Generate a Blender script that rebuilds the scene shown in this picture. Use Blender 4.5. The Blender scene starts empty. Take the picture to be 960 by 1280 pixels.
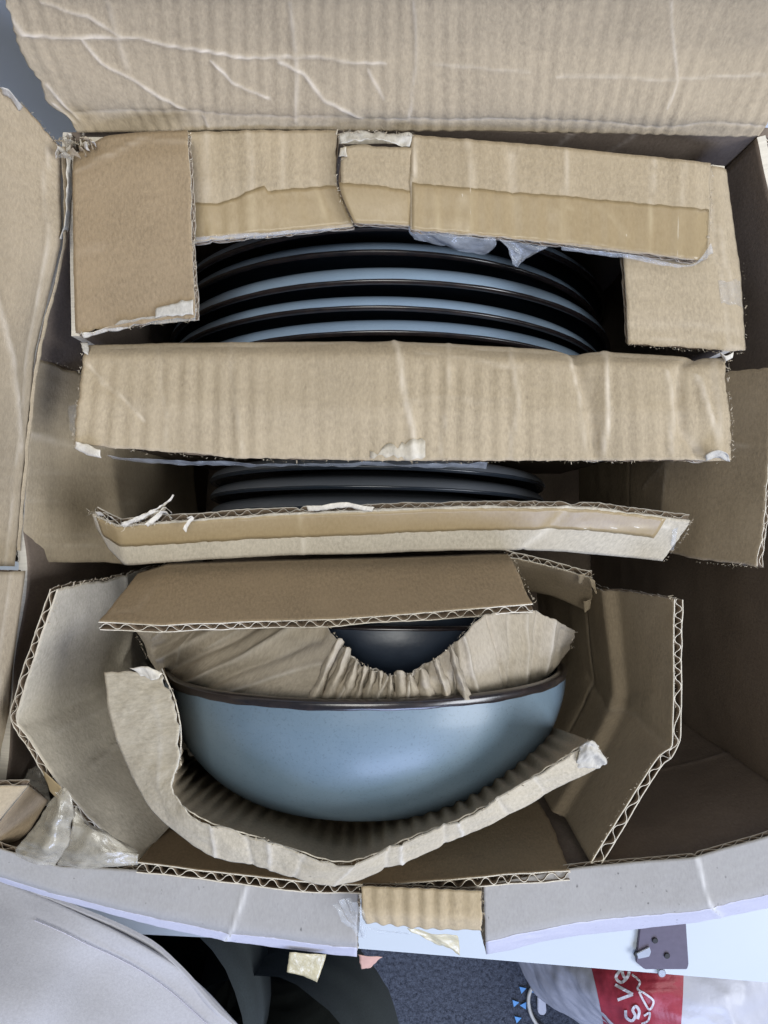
import bpy, bmesh, math, random
import numpy as np
from mathutils import Vector

random.seed(7)
S = bpy.context.scene
COL = S.collection
CZ = 1.35            # camera height above the carpet, metres
F = 865.0            # focal length in photo pixels (960 x 1280)

# ------------------------------------------------------------------ camera, world, light
cam_d = bpy.data.cameras.new('camera')
cam = bpy.data.objects.new('camera', cam_d)
COL.objects.link(cam)
cam.location = (0, 0, CZ)
cam_d.sensor_fit = 'VERTICAL'
cam_d.sensor_height = 36.0
cam_d.lens = F / 1280 * 36.0
cam_d.clip_start = 0.01
cam_d.clip_end = 50
S.camera = cam
S.render.resolution_x = 768
S.render.resolution_y = 1024

w = bpy.data.worlds.new('World')
S.world = w
w.use_nodes = True
w.node_tree.nodes['Background'].inputs[0].default_value = (0.80, 0.90, 1.0, 1)
w.node_tree.nodes['Background'].inputs[1].default_value = 0.16


def area(name, loc, target, sx, sy, power, col):
    l = bpy.data.lights.new(name, 'AREA')
    l.shape = 'RECTANGLE'
    l.size = sx
    l.size_y = sy
    l.energy = power
    l.color = col
    o = bpy.data.objects.new(name, l)
    COL.objects.link(o)
    o.location = loc
    o.rotation_euler = (Vector(target) - Vector(loc)).to_track_quat('-Z', 'Y').to_euler()
    return o


# the ceiling light over the room and the window in front of the desk, to the right
area('ceiling_lamp', (-0.1, 0.05, 2.75), (0, 0, 1.0), 0.8, 0.8, 18, (0.98, 0.97, 0.92))
area('window_light', (1.9, -0.75, 2.35), (0.0, 0, 1.0), 1.3, 1.1, 56, (0.90, 0.94, 1.0))
area('front_fill_light', (0.5, -2.3, 2.0), (0.0, 0, 1.0), 1.4, 1.0, 48, (0.52, 0.64, 1.0))  # added bluish fill from the front, brightens the flap's bend
S.view_settings.view_transform = 'Standard'
S.view_settings.look = 'None'
S.view_settings.exposure = 0.0
S.view_settings.gamma = 1.0


# ------------------------------------------------------------------ coordinates
def P(px, py, d):
    return np.array([(px - 480) / F * d, -(py - 640) / F * d, CZ - d])


def drop(p, d2):
    """the point straight below photo point p at distance d2 under the camera"""
    k = p[2] / d2
    return (480 + (p[0] - 480) * k, 640 + (p[1] - 640) * k, d2)


# ------------------------------------------------------------------ noise
def _h(i, j, s):
    v = np.sin(i * 127.1 + j * 311.7 + s * 74.7) * 43758.5453
    return v - np.floor(v)


def vnoise(x, y, s=0):
    xi, yi = np.floor(x), np.floor(y)
    fx, fy = x - xi, y - yi
    fx = fx * fx * (3 - 2 * fx)
    fy = fy * fy * (3 - 2 * fy)
    a = _h(xi, yi, s); b = _h(xi + 1, yi, s); c = _h(xi, yi + 1, s); d = _h(xi + 1, yi + 1, s)
    return (a * (1 - fx) + b * fx) * (1 - fy) + (c * (1 - fx) + d * fx) * fy


def fbm(x, y, s=0, o=3):
    r = 0; a = .5; t = 0
    for k in range(o):
        r = r + a * vnoise(x, y, s + k * 13)
        t += a; x = x * 2.03; y = y * 2.03; a *= .5
    return r / t


# ------------------------------------------------------------------ things
def thing(name, label, cat, loc=(0, 0, 0), group=None):
    o = bpy.data.objects.new(name, None)
    COL.objects.link(o)
    o.location = loc
    o.empty_display_size = .02
    o['label'] = label
    o['category'] = cat
    if group:
        o['group'] = group
    return o


def tag(o, label, cat, group=None):
    o['label'] = label
    o['category'] = cat
    if group:
        o['group'] = group
    return o


def link(name, me, mats, parent=None, label=None):
    o = bpy.data.objects.new(name, me)
    COL.objects.link(o)
    for m in mats:
        me.materials.append(m)
    if parent is not None:
        o.parent = parent
        o.location = -Vector(parent.location)
    if label:
        o['label'] = label
    return o


def mesh_np(name, V, Fq, mi=None, uv=None, wear=None, smooth=None):
    me = bpy.data.meshes.new(name)
    V = np.asarray(V, dtype=np.float32); Fq = np.asarray(Fq, dtype=np.int32)
    n = len(Fq)
    me.vertices.add(len(V)); me.vertices.foreach_set('co', V.ravel())
    me.loops.add(n * 4); me.loops.foreach_set('vertex_index', Fq.ravel())
    me.polygons.add(n)
    me.polygons.foreach_set('loop_start', np.arange(0, n * 4, 4, dtype=np.int32))
    me.polygons.foreach_set('loop_total', np.full(n, 4, dtype=np.int32))
    if mi is not None:
        me.polygons.foreach_set('material_index', np.asarray(mi, dtype=np.int32))
    if smooth is None:
        smooth = np.ones(n, dtype=bool)
    me.polygons.foreach_set('use_smooth', smooth)
    if uv is not None:
        l = me.uv_layers.new(name='UVMap')
        l.data.foreach_set('uv', np.asarray(uv, dtype=np.float32)[Fq.ravel()].ravel())
    if wear is not None:
        a = me.attributes.new('wear', 'FLOAT', 'POINT')
        a.data.foreach_set('value', np.asarray(wear, dtype=np.float32))
    me.update(calc_edges=True)
    me.validate()
    return me


def slab(A, B, UV, wear, mtop=0, mbot=1, mside=2):
    """closed slab between two grids (nv, nu, 3); returns arrays"""
    nv, nu = A.shape[:2]
    V = np.concatenate([A.reshape(-1, 3), B.reshape(-1, 3)])
    idx = np.arange(nv * nu).reshape(nv, nu)
    a = idx[:-1, :-1].ravel(); b = idx[:-1, 1:].ravel(); c = idx[1:, 1:].ravel(); d = idx[1:, :-1].ravel()
    top = np.stack([a, d, c, b], 1)
    off = nv * nu
    bot = np.stack([a, b, c, d], 1) + off
    sides = []
    for line in (idx[0, :], idx[-1, ::-1], idx[::-1, 0], idx[:, -1]):
        p, q = line[:-1], line[1:]
        sides.append(np.stack([p, q, q + off, p + off], 1))
    sd = np.concatenate(sides)
    Fq = np.concatenate([top, bot, sd])
    mi = np.concatenate([np.full(len(top), mtop), np.full(len(bot), mbot), np.full(len(sd), mside)])
    sm = np.concatenate([np.ones(len(top) + len(bot), bool), np.zeros(len(sd), bool)])
    uv = np.concatenate([UV.reshape(-1, 2)] * 2)
    wr = np.concatenate([wear.ravel()] * 2)
    return V, Fq, mi, uv, wr, sm


def join(parts):
    Vs, Fs, ms, us, ws, ss = [], [], [], [], [], []
    o = 0
    for V, Fq, mi, uv, wr, sm in parts:
        Vs.append(V); Fs.append(Fq + o); ms.append(mi); us.append(uv); ws.append(wr); ss.append(sm)
        o += len(V)
    return [np.concatenate(x) for x in (Vs, Fs, ms, us, ws, ss)]


def interp_axis(G, t, q, mode):
    """interpolate G (n, ..., 3) known at t, at q"""
    n = len(t)
    k = np.clip(np.searchsorted(t, q, side='right') - 1, 0, n - 2)
    h = (t[k + 1] - t[k])
    f = (q - t[k]) / h
    sh = (len(q),) + (1,) * (G.ndim - 1)
    f = f.reshape(sh)
    if mode == 'lin' or n < 3:
        return G[k] * (1 - f) + G[k + 1] * f
    tt = t.reshape((n,) + (1,) * (G.ndim - 1))
    s = (G[1:] - G[:-1]) / (tt[1:] - tt[:-1])
    m = np.zeros_like(G)
    m[1:-1] = (s[1:] + s[:-1]) / 2
    m[0] = s[0]; m[-1] = s[-1]
    hh = h.reshape(sh)
    f2, f3 = f * f, f * f * f
    return (2 * f3 - 3 * f2 + 1) * G[k] + (f3 - 2 * f2 + f) * hh * m[k] + (-2 * f3 + 3 * f2) * G[k + 1] + (f3 - f2) * hh * m[k + 1]


def gsmooth(A, s, axis):
    """gaussian smoothing with point-mirrored ends, s in cells"""
    if s < .4:
        return A
    r = int(math.ceil(2.5 * s))
    A = np.moveaxis(A, axis, 0)
    n = A.shape[0]
    r = min(r, n - 1)
    pre = 2 * A[0] - A[1:r + 1][::-1]
    post = 2 * A[-1] - A[-r - 1:-1][::-1]
    E = np.concatenate([pre, A, post])
    kx = np.arange(-r, r + 1)
    kw = np.exp(-.5 * (kx / s) ** 2); kw /= kw.sum()
    out = sum(kw[i] * E[i:i + n] for i in range(2 * r + 1))
    return np.moveaxis(out, 0, axis)


class Surf:
    pass


SEED = [0]


def surface(ctrl, cell=.0016, iu='lin', iv='lin', soft=.0015, wrinkle=(.0004, .03), wave=0.0, pitch=.0072,
            flute='v', creases=(), fine=0.00006, ragmax=0, drape=None, sharp=True):
    """a surface through a grid of photo points (px, py, depth); rows run down the picture"""
    SEED[0] += 1
    sd = SEED[0] * 3.7
    G = np.array([[P(*p) for p in row] for row in ctrl])
    M, N = G.shape[:2]
    cu = np.linalg.norm(G[:, 1:] - G[:, :-1], axis=2).mean(0)
    cv = np.linalg.norm(G[1:] - G[:-1], axis=2).mean(1)
    Lu, Lv = cu.sum(), cv.sum()
    tu = np.concatenate([[0], np.cumsum(cu)]) / Lu
    tv = np.concatenate([[0], np.cumsum(cv)]) / Lv
    nu = max(4, int(Lu / cell)); nv = max(4, int(Lv / cell))
    qu = np.linspace(0, 1, nu); qv = np.linspace(0, 1, nv)
    A = interp_axis(G, tv, qv, iv)
    A = np.moveaxis(interp_axis(np.moveaxis(A, 1, 0), tu, qu, iu), 0, 1)
    A = gsmooth(A, soft / (Lv / nv), 0)
    A = gsmooth(A, soft / (Lu / nu), 1)
    U, Vv = np.meshgrid(qu, qv)
    X, Y = U * Lu, Vv * Lv

    def normals(A):
        du = np.gradient(A, axis=1); dv = np.gradient(A, axis=0)
        n = np.cross(dv, du)
        return n / (np.linalg.norm(n, axis=2, keepdims=True) + 1e-12)
    Nn = normals(A)
    disp = np.zeros_like(X); wear = np.zeros_like(X); crush = np.zeros_like(X)
    if wrinkle:
        for k, (am, sc) in enumerate(wrinkle if isinstance(wrinkle[0], tuple) else (wrinkle,)):
            disp += am * (fbm(X / sc, Y / sc, sd + k * 5) - .5) * 2
    if wave is not None and not (np.isscalar(wave) and wave == 0):
        wv = wave(U, Vv) if callable(wave) else wave
        c = X if flute == 'v' else Y
        o = Y if flute == 'v' else X
        ph = 2 * np.pi * (c + .0006 * (fbm(c / .02, o / .03, sd + 9) - .5)) / pitch
        mod = np.clip(2.6 * fbm(X / .022, Y / .05, sd + 3) - .55, .05, 2)
        disp += wv * (np.sin(ph)) * mod
    disp += fine * (vnoise(X / .0022, Y / .0022, sd + 1) - .5) * 2
    for cr in creases:
        pts, wd, dp, we = cr[:4]
        jit = .006
        if max(max(q) for q in pts) > 2:
            sc0 = A.reshape(-1, 3)
            sx = 480 + sc0[:, 0] / (CZ - sc0[:, 2]) * F; sy = 640 - sc0[:, 1] / (CZ - sc0[:, 2]) * F
            pts = [((k % nu) / (nu - 1), (k // nu) / (nv - 1)) for k in (int(np.argmin((sx - q[0]) ** 2 + (sy - q[1]) ** 2)) for q in pts)]
        pts = np.array(pts, float) * [Lu, Lv]
        jx = (fbm(X / .03, Y / .03, sd + 21) - .5) * jit
        jy = (fbm(X / .03, Y / .03, sd + 31) - .5) * jit
        best = np.full_like(X, 1e9)
        for a, b in zip(pts[:-1], pts[1:]):
            ab = b - a
            t = np.clip(((X + jx - a[0]) * ab[0] + (Y + jy - a[1]) * ab[1]) / (ab @ ab + 1e-12), 0, 1)
            best = np.minimum(best, np.hypot(X + jx - a[0] - t * ab[0], Y + jy - a[1] - t * ab[1]))
        g = np.exp(-best / (wd * .75)) if sharp else np.exp(-(best / wd) ** 2)
        disp += dp * g * (.55 if sharp else .8)
        nn = .1 + 1.5 * fbm(X / .006, Y / .006, sd + 41)
        wear = np.maximum(wear, we * np.exp(-(best / (max(wd, .0008) * .70)) ** 2) * nn)
        crush = np.maximum(crush, .45 * np.exp(-(best / wd) ** 2))
    A = A + Nn * disp[..., None]
    s = Surf()
    s.A = A; s.N = normals(A); s.Lu = Lu; s.Lv = Lv; s.nu = nu; s.nv = nv; s.wear = wear; s.sd = sd
    s.crush = crush
    return s


def sample(s, U, V, off=0.0, arr=None):
    fu = np.clip(U, 0, 1) * (s.nu - 1); fv = np.clip(V, 0, 1) * (s.nv - 1)
    i = np.minimum(fu.astype(int), s.nu - 2); j = np.minimum(fv.astype(int), s.nv - 2)
    a = fu - i; b = fv - j

    def lerp(T):
        if T.ndim == 3:
            aa, bb = a[..., None], b[..., None]
        else:
            aa, bb = a, b
        return (T[j, i] * (1 - aa) + T[j, i + 1] * aa) * (1 - bb) + (T[j + 1, i] * (1 - aa) + T[j + 1, i + 1] * aa) * bb
    if arr is not None:
        return lerp(arr)
    pos = lerp(s.A)
    if np.isscalar(off) and off == 0:
        return pos
    n = lerp(s.N)
    if not np.isscalar(off):
        off = off[..., None]
    return pos + n * off


def rag(s, U, V, ragged, seed):
    X, Y = U * s.Lu, V * s.Lv
    dU = np.zeros_like(U); dV = np.zeros_like(V)
    for side, amt in ragged.items():
        c = Y if side in 'lr' else X
        L = s.Lu if side in 'lr' else s.Lv
        e = {'l': X, 'r': s.Lu - X, 't': Y, 'b': s.Lv - Y}[side]
        j = amt * (1.2 * np.clip(fbm(c / .009, c * 0, s.sd + seed + ord(side), 2) - .25, 0, 1) + .55 * vnoise(c / .0021, c * 0, s.sd + seed * 2 + 5))
        wgt = np.clip(1 - e / max(4 * amt, .004), 0, 1)
        q = wgt * j / L
        if side == 'l': dU += q
        if side == 'r': dU -= q
        if side == 't': dV += q
        if side == 'b': dV -= q
    return U + dU, V + dV


def board(name, ctrl, mats, parent=None, label=None, t=.0036, fluted=True, ragged=None, cut='tblr',
          flute='v', pitch=.0072, liner=.00042, bare=None, **kw):
    """corrugated board: two liners with a waved medium between them.  mats = (front, back, core)"""
    s = surface(ctrl, flute=flute, pitch=pitch, **kw)
    ragged = ragged or {}
    U, V = np.meshgrid(np.linspace(0, 1, s.nu), np.linspace(0, 1, s.nv))
    parts = []
    UVm = np.stack([U * s.Lu, V * s.Lv], -1) + s.sd
    U1, V1 = rag(s, U, V, ragged, 1)
    wr = sample(s, U1, V1, arr=s.wear)
    if not fluted:
        A = sample(s, U1, V1, 0); B = sample(s, U1, V1, -t)
        parts.append(slab(A, B, UVm, wr))
        if t > .001:
            pass
    else:
        vary = lambda a, b: .80 + .38 * fbm(a * s.Lu / .018, b * s.Lv / .018, s.sd + 55, 2)
        tt = t * (1 - sample(s, U, V, arr=s.crush)) * vary(U, V)
        A = sample(s, U1, V1, 0); B = sample(s, U1, V1, -liner)
        parts.append(slab(A, B, UVm, wr, 0, 3, 2))
        U2, V2 = rag(s, U, V, ragged, 7)
        A = sample(s, U2, V2, -tt + liner); B = sample(s, U2, V2, -tt)
        parts.append(slab(A, B, UVm, wr * 0, 3, 1, 2))
        # the medium
        L = s.Lu if flute == 'v' else s.Lv
        K = s.Lv if flute == 'v' else s.Lu
        nf = int(L / pitch * 12); nk = max(6, int(K / (.0022 if K < .12 else .0035)))
        a = np.linspace(0, 1, nf); b = np.linspace(0, 1, nk)
        if flute == 'v':
            Uf, Vf = np.meshgrid(a, b)
        else:
            Uf, Vf = np.meshgrid(b, a)
        Uf, Vf = rag(s, Uf, Vf, {k: v * .8 for k, v in ragged.items()}, 13)
        arc = (Uf * s.Lu if flute == 'v' else Vf * s.Lv)
        arc = arc + .0062 * (fbm(arc / .018, arc * 0, s.sd + 77) - .5)
        tf = sample(s, Uf, Vf, arr=(t * (1 - s.crush))) * vary(Uf, Vf)
        mid = -tf / 2 - liner * .0
        am = (tf / 2 - liner - .0001)
        wv = np.sin(2 * np.pi * arc / pitch)
        wv = np.sign(wv) * np.abs(wv) ** .8
        am = am * (.92 + .16 * (vnoise(arc / .004, arc * 0, s.sd + 8) - .5))
        c0 = mid + am * wv
        A = sample(s, Uf, Vf, c0 + .00017); B = sample(s, Uf, Vf, c0 - .00017)
        UVf = np.stack([Uf * s.Lu, Vf * s.Lv], -1)
        parts.append(slab(A, B, UVf, np.zeros(Uf.shape), 3, 3, 2))
    Vx, Fq, mi, uv, w_, sm = join(parts)
    me = mesh_np(name, Vx, Fq, mi, uv, w_, sm)
    o = link(name, me, list(mats) + [K_GAP_SHADE], parent, label)
    o_s = s
    return o, o_s


def tape_on(name, s, u0, u1, v0, v1, mat, parent, off=.00013, jag=.0006, th=.0001, label=None, cell=.0015):
    """a strip of tape lying on a board's face; v0, v1 may be functions of u"""
    f0 = v0 if callable(v0) else (lambda u: v0 + 0 * u)
    f1 = v1 if callable(v1) else (lambda u: v1 + 0 * u)
    nu = max(4, int((u1 - u0) * s.Lu / cell))
    a = np.linspace(0, 1, nu)
    ua = u0 + (u1 - u0) * a
    nv = max(4, int(abs(np.mean(f1(ua) - f0(ua))) * s.Lv / cell))
    A_, B_ = np.meshgrid(a, np.linspace(0, 1, nv))
    U = u0 + (u1 - u0) * A_
    lo, hi = f0(U), f1(U)
    lo = lo + jag / s.Lv * (vnoise(U * s.Lu / .002, U * 0, s.sd + 3) - .5)
    hi = hi + jag / s.Lv * (vnoise(U * s.Lu / .002, U * 0, s.sd + 4) - .5)
    V = lo + (hi - lo) * B_
    X, Y = U * s.Lu, V * s.Lv
    bub = .00022 * np.clip(fbm(X / .012, Y / .012, s.sd + 60) - .55, 0, 1) * 3
    A = sample(s, U, V, off + bub); B = sample(s, U, V, off - th)
    UV = np.stack([X, Y], -1) + s.sd
    Vx, Fq, mi, uv, w_, sm = slab(A, B, UV, sample(s, U, V, arr=s.wear), 0, 0, 0)
    return link(name, mesh_np(name, Vx, Fq, mi, uv, w_, sm), [mat], parent, label)


def film(name, ctrl, mat, parent, label=None, wr=.0025, sc=.010, cell=.0009, rg=.0008, iu='cr', iv='lin', fold=True):
    """crumpled thin film or torn paper"""
    s = surface(ctrl, cell=cell, iu=iu, iv=iv, soft=.0006, wrinkle=((wr, sc), (wr * .35, sc * .35)), fine=0)
    U, V = np.meshgrid(np.linspace(0, 1, s.nu), np.linspace(0, 1, s.nv))
    U1, V1 = rag(s, U, V, {k: rg for k in 'lrtb'}, 2)
    UV = np.stack([U * s.Lu, V * s.Lv], -1) + s.sd
    Vx, Fq, mi, uv, w_, sm = slab(sample(s, U1, V1), sample(s, U1, V1, -.00008), UV, s.wear, 0, 0, 0)
    return link(name, mesh_np(name, Vx, Fq, mi, uv, w_, sm), [mat], parent, label)


# ------------------------------------------------------------------ materials
def newmat(name):
    m = bpy.data.materials.new(name)
    m.use_nodes = True
    nt = m.node_tree
    return m, nt, nt.nodes['Principled BSDF']


def N_(nt, t, **kw):
    n = nt.nodes.new(t)
    for k, v in kw.items():
        if k in ('i',):
            for a, b in v.items():
                n.inputs[a].default_value = b
        else:
            setattr(n, k, v)
    return n


def mixc(nt, fac, a, b, mode='MIX'):
    n = nt.nodes.new('ShaderNodeMix')
    n.data_type = 'RGBA'
    n.blend_type = mode
    for sock, v in ((n.inputs[0], fac), (n.inputs[6], a), (n.inputs[7], b)):
        if isinstance(v, (int, float)):
            sock.default_value = v
        elif isinstance(v, tuple):
            sock.default_value = (*v, 1) if len(v) == 3 else v
        else:
            nt.links.new(v, sock)
    return n.outputs[2]


def ramp(nt, src, p0, p1, c0=(0, 0, 0, 1), c1=(1, 1, 1, 1)):
    r = nt.nodes.new('ShaderNodeValToRGB')
    r.color_ramp.elements[0].position = p0; r.color_ramp.elements[1].position = p1
    r.color_ramp.elements[0].color = c0; r.color_ramp.elements[1].color = c1
    nt.links.new(src, r.inputs[0])
    return r.outputs[0]


def noise(nt, vec, scale, detail=3, rough=.6):
    n = nt.nodes.new('ShaderNodeTexNoise')
    n.inputs['Scale'].default_value = scale
    n.inputs['Detail'].default_value = detail
    n.inputs['Roughness'].default_value = rough
    nt.links.new(vec, n.inputs['Vector'])
    return n.outputs['Fac']


def kraft(name, base, dark=None, light=None, rough=.85, speck=.35, stripes=.0, gloss_tape=False, bump=.5, axis=0,
          wearcol=None, stain=.12):
    m, nt, b = newmat(name)
    uv = nt.nodes.new('ShaderNodeUVMap').outputs[0]
    base = tuple(base)
    dark = dark or tuple(c * .70 for c in base)
    light = light or tuple(min(1, c * 1.20) for c in base)
    mp = N_(nt, 'ShaderNodeMapping'); nt.links.new(uv, mp.inputs[0]); mp.inputs['Scale'].default_value = (1, .45, 1)
    fib = noise(nt, mp.outputs[0], 900, 4, .7)
    c = mixc(nt, ramp(nt, fib, .28, .72), dark, light)
    mot = noise(nt, uv, 42, 5, .6)
    c = mixc(nt, ramp(nt, mot, .35, .7), c, mixc(nt, .5, c, light))
    big = noise(nt, uv, 11, 4, .65)
    c = mixc(nt, ramp(nt, big, .46, .75, c1=(stain * 3, stain * 3, stain * 3, 1)), c, dark)
    # dark fibres and specks of recycled pulp
    sp = N_(nt, 'ShaderNodeTexVoronoi'); sp.inputs['Scale'].default_value = 420
    mp2 = N_(nt, 'ShaderNodeMapping'); nt.links.new(uv, mp2.inputs[0]); mp2.inputs['Scale'].default_value = (1, .5, 1)
    nt.links.new(mp2.outputs[0], sp.inputs['Vector'])
    spn = noise(nt, uv, 260, 2)
    spk = nt.nodes.new('ShaderNodeMath'); spk.operation = 'MULTIPLY'
    nt.links.new(ramp(nt, sp.outputs['Distance'], .10, .26, (1, 1, 1, 1), (0, 0, 0, 1)), spk.inputs[0])
    nt.links.new(ramp(nt, spn, .58, .70), spk.inputs[1])
    sm_ = nt.nodes.new('ShaderNodeMath'); sm_.operation = 'MULTIPLY'; sm_.inputs[1].default_value = speck
    nt.links.new(spk.outputs[0], sm_.inputs[0])
    c = mixc(nt, sm_.outputs[0], c, tuple(x * .35 for x in base))
    if stripes:
        wv = N_(nt, 'ShaderNodeTexWave'); wv.bands_direction = 'X' if axis == 0 else 'Y'
        wv.inputs['Scale'].default_value = 2 * math.pi / .0072 / 20
        wv.inputs['Distortion'].default_value = 1.2; wv.inputs['Detail'].default_value = 2
        wv.inputs['Detail Scale'].default_value = 3
        nt.links.new(uv, wv.inputs['Vector'])
        mm = nt.nodes.new('ShaderNodeMath'); mm.operation = 'MULTIPLY'; mm.inputs[1].default_value = stripes
        nt.links.new(wv.outputs['Fac'], mm.inputs[0])
        c = mixc(nt, mm.outputs[0], c, light)
    at = N_(nt, 'ShaderNodeAttribute', attribute_name='wear')
    wc = wearcol or tuple(min(.8, x * 1.2 + .21) for x in base)
    c = mixc(nt, at.outputs['Fac'], c, wc)
    nt.links.new(c, b.inputs['Base Color'])
    b.inputs['Roughness'].default_value = rough
    b.inputs['Specular IOR Level'].default_value = .25
    if gloss_tape:
        b.inputs['Roughness'].default_value = .32
        b.inputs['Specular IOR Level'].default_value = .4
    bp = N_(nt, 'ShaderNodeBump'); bp.inputs['Strength'].default_value = bump
    bp.inputs['Distance'].default_value = .0006
    nb = noise(nt, uv, 430, 5, .75)
    nt.links.new(nb, bp.inputs['Height']); nt.links.new(bp.outputs[0], b.inputs['Normal'])
    return m


K_IN = kraft('kraft_inner', (.378, .306, .208), stripes=.12)
K_BOX = kraft('kraft_box', (.37, .30, .207), stripes=.10, stain=.15)
K_DARK = kraft('kraft_brown', (.30, .225, .14), speck=.3)
K_PALE = kraft('kraft_pale_grey', (.455, .405, .32), speck=.3)
K_MID = kraft('kraft_mid', (.31, .245, .165), speck=.4, stripes=.1)
K_WALL_SHADE = kraft('kraft_wall_shaded', (.19, .148, .115), speck=.3, stain=.25)  # box board darkened: shade inside the walls put into its colour
K_CORE = kraft('kraft_core', (.60, .55, .46), speck=.1, bump=.15)
K_LILAC = kraft('lilac_white_edge', (.50, .50, .60), dark=(.44, .44, .54), light=(.54, .54, .64), speck=.9, rough=.4, bump=.1)
K_FIBRE = kraft('paper_fibre', (.42, .36, .27), speck=0, bump=0)
K_GAP_SHADE = kraft('kraft_gap_shade', (.15, .11, .075), speck=.1)  # medium and liner backs coloured darker for the shade in the flutes
K_OUT = kraft('grey_white_liner', (.325, .315, .31), dark=(.28, .27, .268), light=(.355, .345, .34), speck=1.1, stain=.12, bump=.1)
K_PAPER = kraft('wrap_paper', (.36, .31, .24), speck=.15, stripes=0, wearcol=(.6, .56, .50))
TAPE = kraft('brown_tape', (.315, .236, .128), dark=(.26, .19, .10), light=(.345, .262, .148), gloss_tape=True, speck=.15, bump=.08,
             wearcol=(.46, .37, .23))
WHITE_TORN = kraft('torn_white_liner', (.47, .44, .385), speck=.1, bump=.3)


def film_mat(name, col, alpha, rough=.15):
    m, nt, b = newmat(name)
    b.inputs['Base Color'].default_value = (*col, 1)
    b.inputs['Roughness'].default_value = rough
    b.inputs['Specular IOR Level'].default_value = .9
    uv = nt.nodes.new('ShaderNodeUVMap').outputs[0]
    n = noise(nt, uv, 160, 4, .7)
    mr = nt.nodes.new('ShaderNodeMapRange')
    mr.inputs['From Min'].default_value = .3; mr.inputs['From Max'].default_value = .7
    mr.inputs['To Min'].default_value = alpha * .6; mr.inputs['To Max'].default_value = min(1, alpha * 1.5)
    nt.links.new(n, mr.inputs['Value'])
    nt.links.new(mr.outputs[0], b.inputs['Alpha'])
    bp = N_(nt, 'ShaderNodeBump'); bp.inputs['Strength'].default_value = .5; bp.inputs['Distance'].default_value = .001
    nt.links.new(noise(nt, uv, 300, 3), bp.inputs['Height']); nt.links.new(bp.outputs[0], b.inputs['Normal'])
    return m


CLEAR = film_mat('clear_film', (.66, .70, .76), .15, .08)
CLEAR3 = film_mat('thin_film', (.6, .6, .6), .10, .12)
CLEAR2 = film_mat('adhesive_film', (.50, .46, .38), .46, .2)
YTAPE = film_mat('yellow_film', (.62, .55, .36), .8, .3)


def glaze(name, base, base2, rough=.28, coat=.5, spk=.25, sc=1.0):
    m, nt, b = newmat(name)
    g = nt.nodes.new('ShaderNodeTexCoord').outputs['Object']
    n = noise(nt, g, 28 * sc, 4, .6)
    c = mixc(nt, ramp(nt, n, .35, .68), base, base2)
    n2 = noise(nt, g, 900, 3, .7)
    c = mixc(nt, ramp(nt, n2, .55, .75, c1=(spk, spk, spk, 1)), c, tuple(x * .5 for x in base))
    nt.links.new(c, b.inputs['Base Color'])
    b.inputs['Roughness'].default_value = rough
    b.inputs['Coat Weight'].default_value = coat
    b.inputs['Coat Roughness'].default_value = .22
    bp = N_(nt, 'ShaderNodeBump'); bp.inputs['Strength'].default_value = .12; bp.inputs['Distance'].default_value = .0005
    nt.links.new(noise(nt, g, 500, 3), bp.inputs['Height']); nt.links.new(bp.outputs[0], b.inputs['Normal'])
    return m


G_BLUE = glaze('blue_glaze', (.120, .176, .226), (.148, .205, .255), .44, .18, .6)
G_PLATE = glaze('plate_glaze', (.25, .34, .46), (.28, .38, .50), .30, .5)
G_RIM = glaze('brown_black_rim', (.010, .009, .012), (.028, .020, .020), .25, .6, .5, 6)
G_SMALL = glaze('small_plate_glaze', (.12, .135, .16), (.14, .155, .18), .42, .3)
G_INNER_SHADE = glaze('shaded_bowl_glaze', (.018, .026, .042), (.024, .034, .052), .35, .3)  # shade around the nested bowls put into a darker blue glaze
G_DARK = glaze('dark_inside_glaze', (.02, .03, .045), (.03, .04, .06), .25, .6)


def plain(name, col, rough=.6, bump=0, scale=200, var=.08, metal=0):
    m, nt, b = newmat(name)
    g = nt.nodes.new('ShaderNodeTexCoord').outputs['Object']
    n = noise(nt, g, scale, 4, .6)
    c = mixc(nt, ramp(nt, n, .3, .7), tuple(x * (1 - var) for x in col), tuple(min(1, x * (1 + var)) for x in col))
    nt.links.new(c, b.inputs['Base Color'])
    b.inputs['Roughness'].default_value = rough
    b.inputs['Metallic'].default_value = metal
    if bump:
        bp = N_(nt, 'ShaderNodeBump'); bp.inputs['Strength'].default_value = .5; bp.inputs['Distance'].default_value = bump
        nt.links.new(noise(nt, g, scale * 2, 3), bp.inputs['Height']); nt.links.new(bp.outputs[0], b.inputs['Normal'])
    return m


M_DESK = plain('white_laminate', (.52, .57, .63), .35, 0, 8, .02)
M_WALLGREY = plain('grey_panel', (.62, .64, .68), .6, 0, 3, .04)
M_SHIRT = plain('lilac_cotton', (.385, .378, .395), .95, .0004, 700, .08)
M_SEAM = plain('shirt_thread', (.46, .44, .49), .9, 0, 900, .05)
M_TROUSER = plain('dark_green_cloth', (.045, .056, .058), .95, .0006, 700, .25)
M_PLATE_METAL = plain('plum_metal', (.10, .085, .12), .45, 0, 200, .08, .3)
M_HOLE = plain('black_hole', (.01, .01, .012), .6)
M_STEEL = plain('steel', (.55, .57, .6), .3, 0, 100, .05, .9)
M_BAG = plain('white_polythene', (.50, .50, .55), .4, .002, 20, .05)
M_RED = plain('red_print', (.36, .035, .055), .4, .001, 60, .12)
M_PRINT = plain('white_print', (.68, .66, .70), .5)
M_CABLE = plain('white_cable', (.62, .60, .55), .45)
M_BLUEBIT = plain('blue_paper', (.12, .36, .75), .6)
M_PINK = plain('pinkish_card', (.50, .30, .25), .7)


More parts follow.
